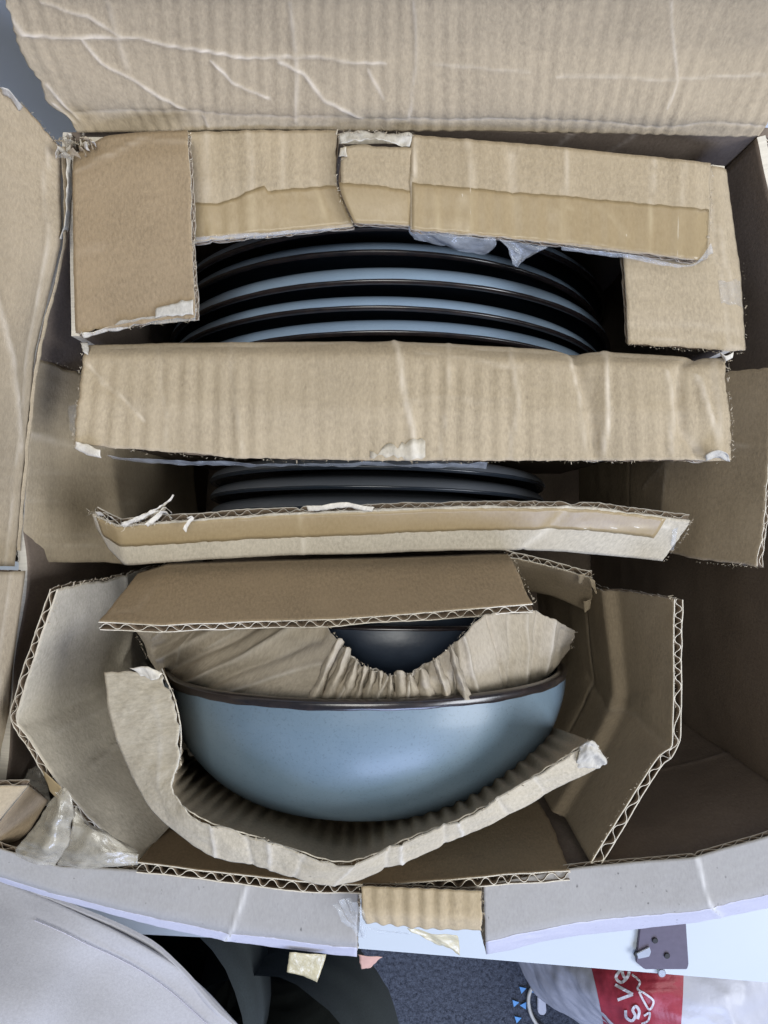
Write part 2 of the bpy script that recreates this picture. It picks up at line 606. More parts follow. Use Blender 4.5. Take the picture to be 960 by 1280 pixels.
def carpet_mat():
    m, nt, b = newmat('blue_grey_carpet')
    g = nt.nodes.new('ShaderNodeTexCoord').outputs['Object']
    n1 = noise(nt, g, 130, 5, .8)
    n2 = noise(nt, g, 420, 3, .7)
    c = mixc(nt, ramp(nt, n1, .35, .68), (.012, .015, .026), (.14, .16, .21))
    c = mixc(nt, ramp(nt, n2, .55, .75), c, (.24, .26, .32))
    nt.links.new(c, b.inputs['Base Color'])
    b.inputs['Roughness'].default_value = 1
    bp = N_(nt, 'ShaderNodeBump'); bp.inputs['Strength'].default_value = 1; bp.inputs['Distance'].default_value = .006
    nt.links.new(n1, bp.inputs['Height']); nt.links.new(bp.outputs[0], b.inputs['Normal'])
    return m


M_CARPET = carpet_mat()


def fuzz(pts, n, parent, mat, L=.0022, wd=.00018, seed=1, smooth=True):
    """loose paper fibres along a torn edge, one joined mesh"""
    rs = np.random.RandomState(seed)
    W = np.array([P(*p) for p in pts])
    t = np.concatenate([[0], np.cumsum(np.linalg.norm(W[1:] - W[:-1], axis=1))]); t /= t[-1]
    q = rs.rand(n)
    c = interp_axis(W, t, q, 'cr' if smooth else 'lin') + (rs.rand(n, 3) - .5) * .0007
    d = rs.randn(n, 3) * [1, 1, .7]; d /= np.linalg.norm(d, axis=1, keepdims=True)
    l = (L * .42 * (.3 + rs.rand(n) ** 4 * 2.2))[:, None]
    bend = rs.randn(n, 3) * .3 * l
    sd_ = np.cross(d, rs.randn(n, 3)); sd_ /= np.linalg.norm(sd_, axis=1, keepdims=True)
    sd_ *= wd * (.5 + rs.rand(n, 1) * 1.3)
    V = np.stack([c - sd_, c + sd_, c + d * l * .5 + bend + sd_ * .8, c + d * l * .5 + bend - sd_ * .8, c + d * l + sd_ * .2, c + d * l - sd_ * .2], 1).reshape(-1, 3)
    b = np.arange(n)[:, None] * 6
    Fq = np.concatenate([b + [0, 1, 2, 3], b + [3, 2, 4, 5]])
    o = link('torn_fibres', mesh_np('torn_fibres', V, Fq, uv=V[:, :2]), [mat], parent)
    o['kind'] = 'stuff'
    return o


# ------------------------------------------------------------------ the setting: carpet, desk, panel
def poly_obj(name, pts, z0, z1, mat, bev=.0, parent=None):
    bm = bmesh.new()
    lo = [bm.verts.new((x, y, z0)) for x, y in pts]
    hi = [bm.verts.new((x, y, z1)) for x, y in pts]
    bm.faces.new(hi)
    bm.faces.new(lo[::-1])
    n = len(pts)
    for i in range(n):
        bm.faces.new((lo[i], lo[(i + 1) % n], hi[(i + 1) % n], hi[i]))
    bmesh.ops.recalc_face_normals(bm, faces=bm.faces)
    if bev:
        bmesh.ops.bevel(bm, geom=bm.edges[:], offset=bev, segments=2, affect='EDGES')
    me = bpy.data.meshes.new(name); bm.to_mesh(me); bm.free()
    return link(name, me, [mat], parent)


DD = .62             # the desk top, metres under the camera
me = bpy.data.meshes.new('carpet')
bm = bmesh.new(); bmesh.ops.create_grid(bm, x_segments=2, y_segments=2, size=2.5); bm.to_mesh(me); bm.free()
fl = link('floor', me, [M_CARPET]); fl['kind'] = 'structure'

def xy(px, py, d):
    p = P(px, py, d); return (p[0], p[1])

desk = thing('desk', 'white laminate desk top under the shipping box', 'desk', (0, 0, CZ - DD))
e0 = xy(-400, 1142, DD); e1 = xy(310, 1176, DD); e2 = xy(1300, 1258, DD)
poly_obj('desk_top', [e0, e1, e2, (e2[0], .75), (e0[0], .75)], CZ - DD - .025, CZ - DD, M_DESK, .002, desk)
for lx, ly in ((-.5, .6), (.5, .6), (-.5, -.3), (.5, -.33)):
    poly_obj('leg', [(lx - .02, ly - .02), (lx + .02, ly - .02), (lx + .02, ly + .02), (lx - .02, ly + .02)], 0, CZ - DD - .026, M_STEEL, .002, desk)
# the grey board standing on the desk behind the box
gp = poly_obj('desk_screen', [(-1.1, .215), (.3, .215), (.3, .235), (-1.1, .235)], CZ - DD + .001, CZ - .06, M_WALLGREY, .003)
tag(gp, 'plain grey screen panel behind the box at the top left corner', 'screen')

# ------------------------------------------------------------------ shipping box
RIM, BOT = .29, .605
box = thing('shipping_box', 'large open brown cardboard shipping box packed with three smaller cartons', 'box', (0, 0, CZ - DD))
KW = (K_BOX, K_OUT, K_CORE)
WW = (K_WALL_SHADE, K_OUT, K_CORE)


def wall(name, rim, bot, mats, parent, **kw):
    """an upright wall whose rim passes through photo points"""
    dm = (rim[0][2] + bot) / 2
    rows = [rim, [drop(p, (p[2] * 3 + bot) / 4) for p in rim], [drop(p, bot) for p in rim]]
    kw.setdefault('wrinkle', (.0012, .06))
    return board(name, rows, mats, parent, **kw)


LR = [(88, 166, .292), (80, 300, .292), (48, 440, .295), (26, 640, .295), (33, 712, .295), (18, 830, .295), (10, 960, .295), (-10, 1078, .295)]
RR = [(945, 172, .29), (1000, 420, .292), (1012, 760, .292), (1028, 1022, .292), (1050, 1080, .292)]
bk = [(78, 176, .296), (200, 172, .295), (300, 167, .2925), (480, 163, .292), (640, 166, .291), (800, 168, .291), (972, 170, .29)]
wall('back_wall', bk, BOT, (K_WALL_SHADE, K_WALL_SHADE, K_WALL_SHADE), box, cell=.0016, fluted=False,
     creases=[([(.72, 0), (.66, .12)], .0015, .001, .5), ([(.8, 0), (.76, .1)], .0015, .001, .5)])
wall('left_wall', LR[::-1], BOT, (K_WALL_SHADE, K_OUT, K_CORE), box, cell=.003, fluted=False, iu='cr')
wall('right_wall', RR, BOT, (K_WALL_SHADE, K_OUT, K_CORE), box, cell=.003, fluted=False, iu='cr')
fr = [(-22, 1060, .295), (175, 1086, .295), (380, 1112, .294), (450, 1112, .294), (603, 1107, .294), (715, 1086, .293), (862, 1072, .293), (960, 1044, .292), (1028, 1022, .292)]
wall('front_wall', [(1060, 1045, .293)] + fr[::-1], BOT, (K_WALL_SHADE, K_OUT, K_CORE), box, cell=.0018, fluted=False,
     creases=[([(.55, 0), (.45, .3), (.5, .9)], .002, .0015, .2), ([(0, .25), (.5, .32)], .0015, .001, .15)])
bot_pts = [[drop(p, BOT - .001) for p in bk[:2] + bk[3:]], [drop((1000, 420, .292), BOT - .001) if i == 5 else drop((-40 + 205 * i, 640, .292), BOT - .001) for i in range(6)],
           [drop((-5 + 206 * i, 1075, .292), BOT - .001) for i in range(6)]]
board('bottom', bot_pts, (K_WALL_SHADE, K_OUT, K_CORE), box, cell=.004, fluted=False)

# back flap, standing up and leaning outward
bf = [[(-60, -160, .20), (300, -160, .195), (620, -160, .195), (1120, -160, .20)],
      [(4, 0, .246), (300, 0, .243), (620, 0, .243), (1040, 0, .246)],
      [(22, 60, .262), (300, 60, .259), (620, 60, .259), (1005, 60, .262)],
      [(58, 130, .282), (300, 138, .281), (620, 142, .281), (962, 152, .282)],
      [(80, 148, .288), (300, 150, .287), (620, 155, .287), (955, 164, .287)],
      [(92, 166, .291), (300, 163, .2905), (620, 164, .2905), (948, 172, .290)]]
bfo, bfs = board('back_flap', bf, KW, box, cell=.0008, wave=.00022, pitch=.0058, soft=.002, ragged={'l': .0022},
      wrinkle=((.0012, .08), (.00018, .010)), label='wide creased back flap of the box',
      creases=[([(8, 12), (30, 48), (100, 52), (170, 52), (235, 62), (300, 66), (360, 66), (405, 70)], .0009, .0012, .9),
               ([(50, 4), (110, 28), (150, 50)], .0009, .0010, .6),
               ([(105, 55), (130, 82), (180, 110), (236, 141)], .0009, .0011, .85), ([(256, 148), (262, 162)], .0008, .0008, .5),
               ([(352, 72), (380, 92), (410, 124), (455, 146)], .0010, .0012, 1.0),
               ([(264, 76), (290, 102), (335, 122)], .0007, .0009, .8), ([(405, 70), (440, 78), (480, 82)], .0009, .0009, .6),
               ([(364, 0), (372, 80), (370, 150)], .0011, .0009, .45), ([(130, 0), (160, 90)], .0014, .0007, .2),
               ([(516, 0), (520, 80), (508, 150)], .0009, .0008, .4), ([(840, 0), (850, 95), (835, 130)], .0007, .0006, .4),
               ([(700, 95), (800, 92), (960, 96)], .0006, .0004, .3), ([(540, 85), (660, 92)], .0006, .0004, .25),
               ([(460, 90), (480, 120)], .0007, .0006, .5), ([(52, 105), (70, 125), (90, 145)], .0010, .0012, .9), ([(60, 128), (85, 148)], .0009, .001, .9),
               ([(85, 141), (400, 146), (600, 151), (955, 160)], .0009, -.0010, .35)])

# left flap
lf = [[(-180, 20, .22), (-60, 60, .245), (0, 108, .262), (38, 140, .275), (76, 184, .288)],
      [(-180, 300, .22), (-60, 300, .245), (0, 300, .266), (40, 300, .278), (76, 300, .289)],
      [(-180, 440, .22), (-60, 440, .245), (-10, 440, .268), (20, 440, .280), (44, 440, .291)],
      [(-180, 708, .22), (-60, 708, .245), (-30, 708, .270), (-5, 708, .282), (19, 708, .292)]]
board('left_flap', lf, (K_BOX, K_OUT, K_BOX), box, cell=.0018, soft=.003, ragged={'t': .002}, wave=.00008, flute='u',
      wrinkle=((.0018, .06),), creases=[([(.55, .35), (.8, .55), (.95, .75)], .002, .0014, .5), ([(.45, .5), (.7, .8)], .0016, .001, .4),
                                       ([(.93, 0), (.93, 1)], .0010, -.0012, .4)])
lf2 = [[(-180, 713, .215), (-60, 713, .24), (-5, 713, .272), (31, 713, .289)],
       [(-180, 830, .215), (-60, 830, .24), (-20, 830, .274), (17, 830, .291)],
       [(-180, 960, .22), (-60, 960, .25), (-28, 960, .28), (6, 960, .30)],
       [(-180, 1040, .24), (-60, 1030, .27), (-40, 1010, .30), (-12, 1000, .32)]]
board('left_flap', lf2, (K_BOX, K_OUT, K_BOX), box, cell=.0018, soft=.004, ragged={'t': .0006}, wrinkle=((.0015, .05),),
      creases=[([(.9, 0), (.9, 1)], .0010, -.001, .3)])
# thin rim edge of the left wall that shows between flap and inside
film('torn_edge', [[(76, 182, .287), (78, 300, .288), (46, 440, .290), (24, 640, .291), (20, 690, .292)],
                   [(84, 182, .289), (83, 300, .290), (52, 440, .292), (30, 640, .293), (25, 690, .294)]],
     K_IN, box, wr=.0006, sc=.008)

# right wall: strip of inner flap folded down inside
board('inner_flap', [[(946, 176, .291), (1000, 230, .293), (1003, 330, .293)],
                     [drop((945, 178, .291), .345), drop((998, 232, .293), .348), drop((1001, 330, .293), .35)]],
      (K_IN, K_OUT, K_CORE), box, cell=.002, ragged={'b': .001}, wrinkle=((.001, .04),))
# front flaps: printed side up, rolled over the edge and hanging down outside
def front_flap(top, d0, roll, label, **kw):
    r0 = [(x, y, d0) for x, y in top]
    r1 = [(x + ox * .72, y + h * .72, d0 + .001) for (x, y), (ox, h) in zip(top, roll)]
    r2 = [(x + ox * .80, y + h * .80, d0 + .002) for (x, y), (ox, h) in zip(top, roll)]
    r3 = [(x + ox * 1.0, y + h * 1.0, d0 + .020) for (x, y), (ox, h) in zip(top, roll)]
    r4 = [drop((p[0], p[1], p[2]), p[2] + .10) for p in r3]
    o, sf = board('front_flap', [r0, r1, r2, r3, r4], (K_OUT, K_BOX, K_CORE), box, cell=.0012, soft=.0012,
                 wrinkle=((.0009, .05), (.00025, .012)), label=label, **kw)
    tape_on('lilac_edge', sf, .002, .998, .168, .60, K_LILAC, box, off=.00012, jag=.0012)  # lilac-white strip, paler than the flap, laid over its bend
    return o, sf


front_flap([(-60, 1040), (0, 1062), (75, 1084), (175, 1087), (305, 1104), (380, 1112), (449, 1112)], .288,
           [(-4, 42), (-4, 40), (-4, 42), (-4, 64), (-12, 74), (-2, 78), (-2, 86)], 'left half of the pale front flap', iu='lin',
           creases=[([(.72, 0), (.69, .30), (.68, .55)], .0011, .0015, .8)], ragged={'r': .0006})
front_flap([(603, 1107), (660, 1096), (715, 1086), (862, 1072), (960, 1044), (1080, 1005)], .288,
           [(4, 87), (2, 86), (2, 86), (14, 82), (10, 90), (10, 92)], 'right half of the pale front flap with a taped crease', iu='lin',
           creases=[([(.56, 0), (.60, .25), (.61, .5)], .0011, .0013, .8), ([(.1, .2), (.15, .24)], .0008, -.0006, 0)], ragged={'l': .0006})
tt_o, tt_s = board('torn_tab', [[(449, 1107, .281), (526, 1110, .281), (604, 1114, .282)],
                   [(449, 1142, .279), (526, 1146, .279), (604, 1150, .280)],
                   [(456, 1154, .284), (526, 1162, .284), (604, 1164, .285)]],
      (kraft('kraft_tab', (.40, .32, .21), speck=.2, stripes=.25), K_OUT, K_CORE), box, cell=.001, wave=.00055, pitch=.0062,
      label='short brown torn tab in the middle of the front edge', ragged={'l': .0012, 'r': .0012, 'b': .0012})
for tri in ([[(361, 1190, .30), (410, 1192, .30)], [(358, 1215, .304), (398, 1229, .305)]],):
    film('tape', tri, YTAPE, box, wr=.0007, label='yellowish tape end hanging below the front flap', cell=.001)
film('tape', [[(505, 1158, .286), (540, 1164, .286), (575, 1166, .287)], [(545, 1178, .292), (565, 1188, .293), (576, 1196, .294)]], YTAPE, box, wr=.0016,
     label='yellowish tape end under the torn tab')
film('tape', [[(455, 1160, .287), (520, 1166, .288)], [(478, 1166, .292), (500, 1168, .294)]], CLEAR, box, wr=.001)
film('torn_tab', [[(446, 1192, .31), (482, 1196, .31)], [(452, 1212, .315), (462, 1210, .315)]], M_PINK, box, wr=.0005,
     label='small pinkish torn corner below the front edge')
# crumpled clear tape beside the tab, a fan of pleats
for k in range(5):
    x0 = 414 + k * 8; y0 = 1130 - 8 * math.sin(k * .8)
    film('tape', [[(x0, y0, .272 + .002 * (k % 2)), (x0 + 9, y0 - 5 + 2 * k, .276 - .002 * (k % 2))],
                  [(x0 + 14 - 2 * k, y0 + 22, .276), (x0 + 20 - 2 * k, y0 + 20, .273)],
                  [(440 + k * 2, 1160, .278), (446 + k * 3, 1158, .276)],
                  [(448 + k, 1172, .284), (452 + k * 2, 1170, .283)]], CLEAR, box, wr=.001, sc=.006)
# big crumpled tape, bottom left corner
film('tape', [[(78, 982, .272), (84, 984, .271), (92, 1002, .272)],
              [(50, 1012, .272), (72, 1022, .266), (91, 1022, .274)],
              [(28, 1050, .276), (62, 1058, .268), (84, 1054, .276)],
              [(14, 1072, .282), (46, 1084, .277), (70, 1086, .281)]], CLEAR2, box, wr=.0030, sc=.014,
     label='crumpled clear tape at the lower left corner')
film('tape', [[(92, 1008, .276), (100, 1018, .277), (112, 1030, .279)],
              [(90, 1032, .273), (125, 1040, .271), (174, 1064, .276)],
              [(76, 1058, .276), (125, 1066, .270), (175, 1070, .273)],
              [(68, 1086, .282), (120, 1084, .277), (175, 1080, .278)]], CLEAR2, box, wr=.0022, sc=.012)
film('tape', [[(36, 960, .31), (50, 955, .312)], [(24, 985, .305), (62, 985, .310)], [(34, 1012, .30), (66, 1005, .305)]], CLEAR2, box, wr=.003, sc=.01)
# corner tab at the far left bottom
board('corner_tab', [[(-40, 985, .27), (0, 981, .272), (35, 982, .274)],
                     [(-40, 1060, .275), (-12, 1040, .276), (4, 1020, .278)]], (K_IN, K_OUT, K_CORE), box, cell=.0014,
      ragged={'t': .0005}, label='pale cardboard corner tab at the lower left')
board('corner_tab', [[(36, 983, .276), (60, 1000, .30)],
                     [(5, 1021, .280), (36, 1040, .305)],
                     [(-20, 1056, .284), (0, 1068, .305)]], (K_DARK, K_OUT, K_CORE), box, cell=.0016)
# torn corner fibres, top left
random.seed(3)
for k in range(11):
    x = 66 + random.random() * 52; y = 172 + random.random() * 22
    a = random.random() * 6.28; L = 9 + random.random() * 10
    dx, dy = math.cos(a) * L, math.sin(a) * L * .6
    film('torn_fibre', [[(x, y, .280), (x + dx * .5, y + dy * .5 - 3, .276), (x + dx, y + dy, .281)],
                        [(x + 3, y + 7, .286), (x + 3 + dx * .5, y + dy * .5 + 5, .282), (x + dx + 2, y + dy + 7, .286)]],
         (K_CORE, K_IN, CLEAR2)[k % 3], box, wr=.0018, sc=.006, cell=.0006)
film('torn_edge', [[(80, 180, .283), (86, 230, .284), (76, 300, .287)], [(92, 196, .288), (92, 240, .290), (84, 300, .292)]], K_CORE, box, wr=.0016, sc=.01)
film('torn_edge', [[(0, 106, .256), (6, 106, .256), (30, 134, .268)], [(0, 122, .262), (8, 124, .262), (24, 138, .270)]], WHITE_TORN, box, wr=.002, sc=.006)

# ------------------------------------------------------------------ carton of dinner plates
dc = thing('inner_carton', 'inner carton of dinner plates with taped flaps, nearest the back flap', 'carton', (0, .1, CZ - .59))
CB = (K_IN, K_DARK, K_CORE)
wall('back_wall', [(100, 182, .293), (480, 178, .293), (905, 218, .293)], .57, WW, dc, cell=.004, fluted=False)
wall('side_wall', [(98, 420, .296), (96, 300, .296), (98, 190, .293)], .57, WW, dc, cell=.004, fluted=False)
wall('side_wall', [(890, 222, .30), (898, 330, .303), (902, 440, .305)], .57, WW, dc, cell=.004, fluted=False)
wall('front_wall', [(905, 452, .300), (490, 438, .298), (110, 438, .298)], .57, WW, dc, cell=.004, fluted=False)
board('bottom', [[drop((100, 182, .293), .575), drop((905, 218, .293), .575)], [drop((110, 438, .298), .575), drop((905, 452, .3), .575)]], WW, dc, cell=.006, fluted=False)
# back flap in three torn widths
o, sB = board('back_flap', [[(232, 165, .2885), (330, 163, .288), (424, 163, .288)],
                   [(236, 232, .286), (330, 228, .286), (421, 228, .287)],
                   [(240, 304, .287), (330, 296, .287), (446, 284, .288)]], CB, dc, ragged={'b': .0008, 'r': .0012}, wave=.00016,
      creases=[([(.12, 0), (.13, 1)], .0018, .0008, .3), ([(.38, .0), (.40, 1)], .0016, .0009, .35), ([(.62, 0), (.6, .6)], .002, -.0007, .2),
               ([(.82, .5), (.84, 1)], .0012, .0008, .5)], label='left length of the carton back flap')
tape_on('tape', sB, .01, .99, lambda u: .64 - .10 * u + .05 * np.sin(u * 9) * (u < .5), .97, TAPE, dc)
film('tape', [[(243, 296, .2855), (330, 290, .2855), (424, 285, .2865)], [(243, 304, .288), (330, 298, .288), (424, 287, .288)]], CLEAR, dc, wr=.0008)
o, sC = board('back_flap', [[(428, 180, .2845), (470, 180, .284), (516, 184, .284)],
                   [(421, 232, .2830), (470, 234, .282), (515, 238, .282)],
                   [(441, 280, .2835), (475, 282, .283), (515, 284, .283)]], CB, dc, ragged={'l': .0016, 't': .0014, 'b': .0005}, iv='cr', wave=.0001,
      label='short middle length of the carton back flap')
tape_on('tape', sC, .03, .99, lambda u: .50 + .05 * u, .985, TAPE, dc)
film('torn_edge', [[(420, 166, .2845), (470, 163, .284), (518, 168, .285)], [(424, 182, .2835), (470, 178, .282), (514, 184, .284)]], WHITE_TORN, dc, wr=.0022, sc=.007, cell=.0007)
film('torn_edge', [[(424, 184, .283), (434, 182, .281)], [(424, 198, .285), (436, 196, .281)]], K_CORE, dc, wr=.0015, sc=.006, cell=.0007)
o, sD = board('back_flap', [[(513, 168, .2850), (640, 178, .284), (760, 190, .284), (874, 202, .2845), (890, 204, .2875)],
                   [(513, 232, .2815), (640, 243, .2812), (760, 252, .2812), (874, 262, .2825), (889, 264, .286)],
                   [(513, 289, .2825), (640, 300, .282), (760, 313, .282), (872, 328, .283), (886, 324, .287)]], CB, dc, ragged={'b': .0007, 'r': .0014}, wave=.00015,
      creases=[([(.19, .0), (.20, .3), (.185, 1)], .0022, .0012, .35), ([(.33, .1), (.34, 1)], .0026, -.0012, .3),
               ([(.49, 0), (.5, 1)], .0012, .0012, .5), ([(.78, 0), (.775, 1)], .0012, .0011, .5), ([(.88, 0), (.87, 1)], .0016, .0006, .2),
               ([(.17, .55), (.15, .9)], .0010, .0009, .8), ([(.09, .6), (.1, .95)], .0010, .0008, .6), ([(.61, .6), (.7, .9)], .0008, .0005, .5),
               ([(.003, 0), (.003, 1)], .0012, .0012, .7), ([(.46, .72), (.52, .66)], .0008, .0005, .6)],
      label='long right length of the carton back flap')
tape_on('tape', sD, .005, .985, lambda u: .50 + .02 * u, .985, TAPE, dc)
film('tape', [[(700, 306, .2805), (790, 318, .281), (868, 328, .282), (888, 300, .284)], [(700, 312, .283), (790, 326, .283), (864, 333, .284), (893, 318, .288)]], CLEAR, dc, wr=.0007)
# clear tape hanging into the gap
film('tape', [[(508, 284, .2825), (545, 288, .2825), (600, 296, .2825), (620, 296, .282)],
              [(509, 292, .286), (545, 300, .285), (598, 306, .286), (624, 306, .284)],
              [(518, 300, .289), (560, 308, .290), (585, 318, .291), (606, 320, .290)]], CLEAR, dc, wr=.0018, sc=.010, label='loose clear tape hanging over the plates')
film('tape', [[(620, 296, .282), (640, 302, .282), (690, 308, .282)], [(634, 314, .284), (650, 318, .287), (672, 316, .284)], [(640, 330, .289), (646, 335, .290), (652, 328, .288)]],
     CLEAR, dc, wr=.0022, sc=.008, label='pointed scrap of clear tape over the plates')
# left flap folded over the back flap
o, sA = board('side_flap', [[(93, 196, .2875), (132, 170, .284), (180, 165, .281), (236, 163, .2785)],
                   [(91, 222, .284), (130, 208, .281), (180, 198, .278), (238, 190, .2755)],
                   [(91, 300, .284), (130, 300, .281), (180, 298, .278), (242, 294, .2750)],
                   [(94, 420, .286), (140, 412, .283), (190, 405, .280), (246, 400, .2770)]], (K_DARK, K_IN, K_CORE), dc,
      flute='u', ragged={'r': .0008, 'b': .0016, 'l': .0004}, soft=.002, wrinkle=((.0008, .05),),
      creases=[([(0, .12), (.3, .10), (.62, .05), (1, .09)], .0012, .0010, .45), ([(.05, .62), (.3, .58)], .002, -.0004, .1)],
      label='brown left flap folded over, with a torn white corner')
film('torn_patch', [[(195, 385, .2785), (215, 376, .277), (243, 372, .2758)], [(188, 400, .279), (215, 398, .278), (246, 396, .2762)]], WHITE_TORN, dc, wr=.0006, sc=.006, rg=.0016)
film('torn_patch', [[(150, 400, .280), (200, 394, .278), (246, 384, .2762)], [(135, 411, .285), (190, 406, .282), (246, 402, .2795)]], CLEAR2, dc, wr=.0008, sc=.006)
film('torn_edge', [[(98, 416, .283), (130, 410, .282), (165, 403, .281)], [(104, 424, .289), (130, 418, .288), (165, 408, .286)]], K_CORE, dc, wr=.0012, sc=.006, rg=.0014)
# right flap
o, sE = board('side_flap', [[(760, 206, .288), (880, 206, .288), (903, 209, .2885), (908, 212, .292)],
                   [(779, 322, .289), (888, 325, .288), (914, 326, .289), (925, 330, .294)],
                   [(783, 395, .289), (897, 395, .288), (923, 395, .289), (930, 400, .295)],
                   [(784, 431, .291), (900, 439, .290), (926, 440, .291), (932, 440, .296)]], CB, dc,
      flute='u', ragged={'b': .0010, 'l': .0004}, wave=.00008, soft=.0016,
      creases=[([(.74, 0), (.76, .6), (.79, 1)], .0010, -.0014, .2), ([(.0, .86), (.9, .90)], .0011, -.0010, .15), ([(.0, .93), (.9, .97)], .0009, .0006, .2),
               ([(.80, .35), (.84, .7)], .002, .001, .3)], label='right flap with a scrap of tape, under the taped back flap')
tape_on('tape', sE, .74, .97, .62, .76, CLEAR3, dc, off=.0004, jag=.003)
# front flap: the broad fluted panel in the middle
o, sF = board('front_flap', [[drop((106, 432, .296), .325), drop((300, 429, .296), .325), drop((490, 427, .296), .325), drop((700, 437, .296), .325), drop((912, 449, .297), .325)],
                   [(106, 430, .292), (300, 427, .291), (490, 425, .291), (700, 435, .291), (912, 447, .293)],
                   [(102, 444, .285), (300, 444, .284), (490, 443, .284), (700, 451, .284), (908, 459, .286)],
                   [(96, 500, .283), (300, 510, .281), (490, 510, .281), (700, 515, .281), (914, 515, .284)],
                   [(90, 556, .284), (300, 574, .283), (490, 577, .283), (700, 577, .283), (916, 577, .286)]], CB, dc,
      ragged={'b': .0008, 'l': .0012, 'r': .0014}, wave=lambda U, V: .00042 * np.clip((V - .50) * 12, 0, 1), soft=.0012, wrinkle=((.0008, .05), (.0002, .011)),
      creases=[([(.0, .42), (1, .42)], .0012, -.0010, .25),
               ([(.48, .40), (.49, .62), (.50, .75), (.52, 1)], .0018, .0016, .6), ([(.665, .40), (.67, .7), (.66, 1)], .0013, .0012, .35),
               ([(722, 437), (730, 500), (748, 574)], .0044, -.0062, .1), ([(752, 444), (758, 510), (752, 574)], .0014, .0022, .7), ([(715, 440), (722, 500), (728, 560)], .0010, .0014, .5),
               ([(104, 450), (128, 478), (160, 505), (180, 528)], .0010, -.0022, .5),
               ([(862, 462), (848, 500), (856, 540), (878, 574)], .0024, -.0040, .2), ([(838, 466), (842, 520), (838, 565)], .0012, .0016, .5), ([(870, 470), (884, 520), (902, 568)], .0014, .0022, .6),
               ([(560, 445), (562, 500), (556, 570)], .0009, .0008, .3), ([(300, 440), (296, 500), (302, 570)], .0010, .0008, .2), ([(200, 440), (206, 520), (200, 568)], .0010, -.0008, .2),
               ([(.52, .50), (.68, .54)], .0014, -.0005, .2), ([(.5, .74), (.66, .70)], .0012, .0005, .2), ([(.975, .42), (.98, 1)], .0014, .0014, .3)],
      label='broad fluted front panel with a dented right end')
tape_on('torn_patch', sF, .445, .53, lambda u: .96 - .9 * (u - .445), .985, K_PALE, dc, off=.0002, jag=.004)
film('torn_edge', [[(94, 548, .282), (110, 555, .281), (128, 562, .281)], [(90, 562, .285), (110, 572, .284), (130, 573, .283)]], K_CORE, dc, wr=.0014, sc=.006, rg=.001)
film('tape', [[(130, 571, .284), (220, 576, .285), (330, 578, .285), (500, 579, .285), (612, 576, .285)],
              [(140, 576, .290), (220, 582, .291), (330, 583, .291), (500, 583, .291), (608, 586, .291)]], CLEAR, dc, wr=.0012, sc=.012, label='clear tape under the broad front panel')
film('torn_edge', [[(880, 570, .282), (898, 560, .280), (912, 566, .281)], [(878, 578, .286), (898, 574, .284), (915, 579, .286)]], WHITE_TORN, dc, wr=.0016, sc=.005, rg=.001)
film('torn_edge', [[(100, 428, .287), (104, 440, .284)], [(112, 428, .290), (110, 446, .286)]], WHITE_TORN, dc, wr=.0012, sc=.005)
film('torn_fibre', [[(896, 440, .287), (906, 446, .286), (918, 438, .285)], [(900, 446, .289), (908, 452, .288), (916, 446, .287)]], K_CORE, dc, wr=.002, sc=.005)

# ------------------------------------------------------------------ carton of small plates
sc_ = thing('inner_carton', 'middle inner carton of small plates with a taped front strip', 'carton', (0, 0, CZ - .59))
wall('back_wall', [(150, 560, .37), (480, 560, .37), (828, 565, .36)], .57, WW, sc_, cell=.004, fluted=False)
wall('front_wall', [(828, 665, .335), (480, 665, .335), (150, 680, .335)], .57, WW, sc_, cell=.004, fluted=False)
o, sG = board('side_flap', [[(44, 444, .296), (78, 456, .318), (128, 478, .345), (143, 480, .352), drop((143, 480, .352), .50)],
                            [(34, 575, .295), (70, 575, .318), (127, 575, .345), (143, 578, .352), drop((143, 578, .352), .50)],
                            [(23, 704, .295), (70, 704, .318), (136, 703, .345), (158, 706, .352), drop((158, 706, .352), .50)]],
      CB, sc_, flute='u', ragged={'t': .0016, 'b': .0005}, soft=.003, wrinkle=((.0012, .05),), wave=.00006,
      creases=[([(0, .36), (.15, .40), (.3, .37)], .0018, .001, .3), ([(0, .53), (.4, .53)], .0008, -.0006, .1), ([(0, .66), (.4, .67)], .0008, -.0006, .1),
               ([(0, .86), (.3, .86)], .0008, -.0006, .1), ([(0, .93), (.4, .91)], .0011, -.001, .2)],
      label='left side flap leaning on the box wall')
board('side_flap', [[drop((828, 478, .350), .50), (828, 478, .350), (885, 466, .325), (966, 458, .298)],
                    [drop((828, 575, .350), .50), (828, 575, .350), (885, 575, .325), (962, 585, .298)],
                    [drop((830, 690, .350), .50), (828, 690, .350), (870, 700, .325), (948, 709, .298)]],
      (K_MID, K_IN, K_CORE), sc_, flute='u', ragged={'t': .0012, 'b': .0010, 'r': .0012}, soft=.003, wrinkle=((.0014, .05),),
      creases=[([(.52, .35), (.68, .2), (.85, .05)], .0012, .001, .3), ([(.6, .62), (.75, .45), (.95, .38)], .0012, .001, .35),
               ([(.72, .52), (.70, .98)], .0011, .001, .35), ([(.5, .0), (.5, 1)], .0011, -.0012, .2)],
      label='right side flap in shade against the box wall')
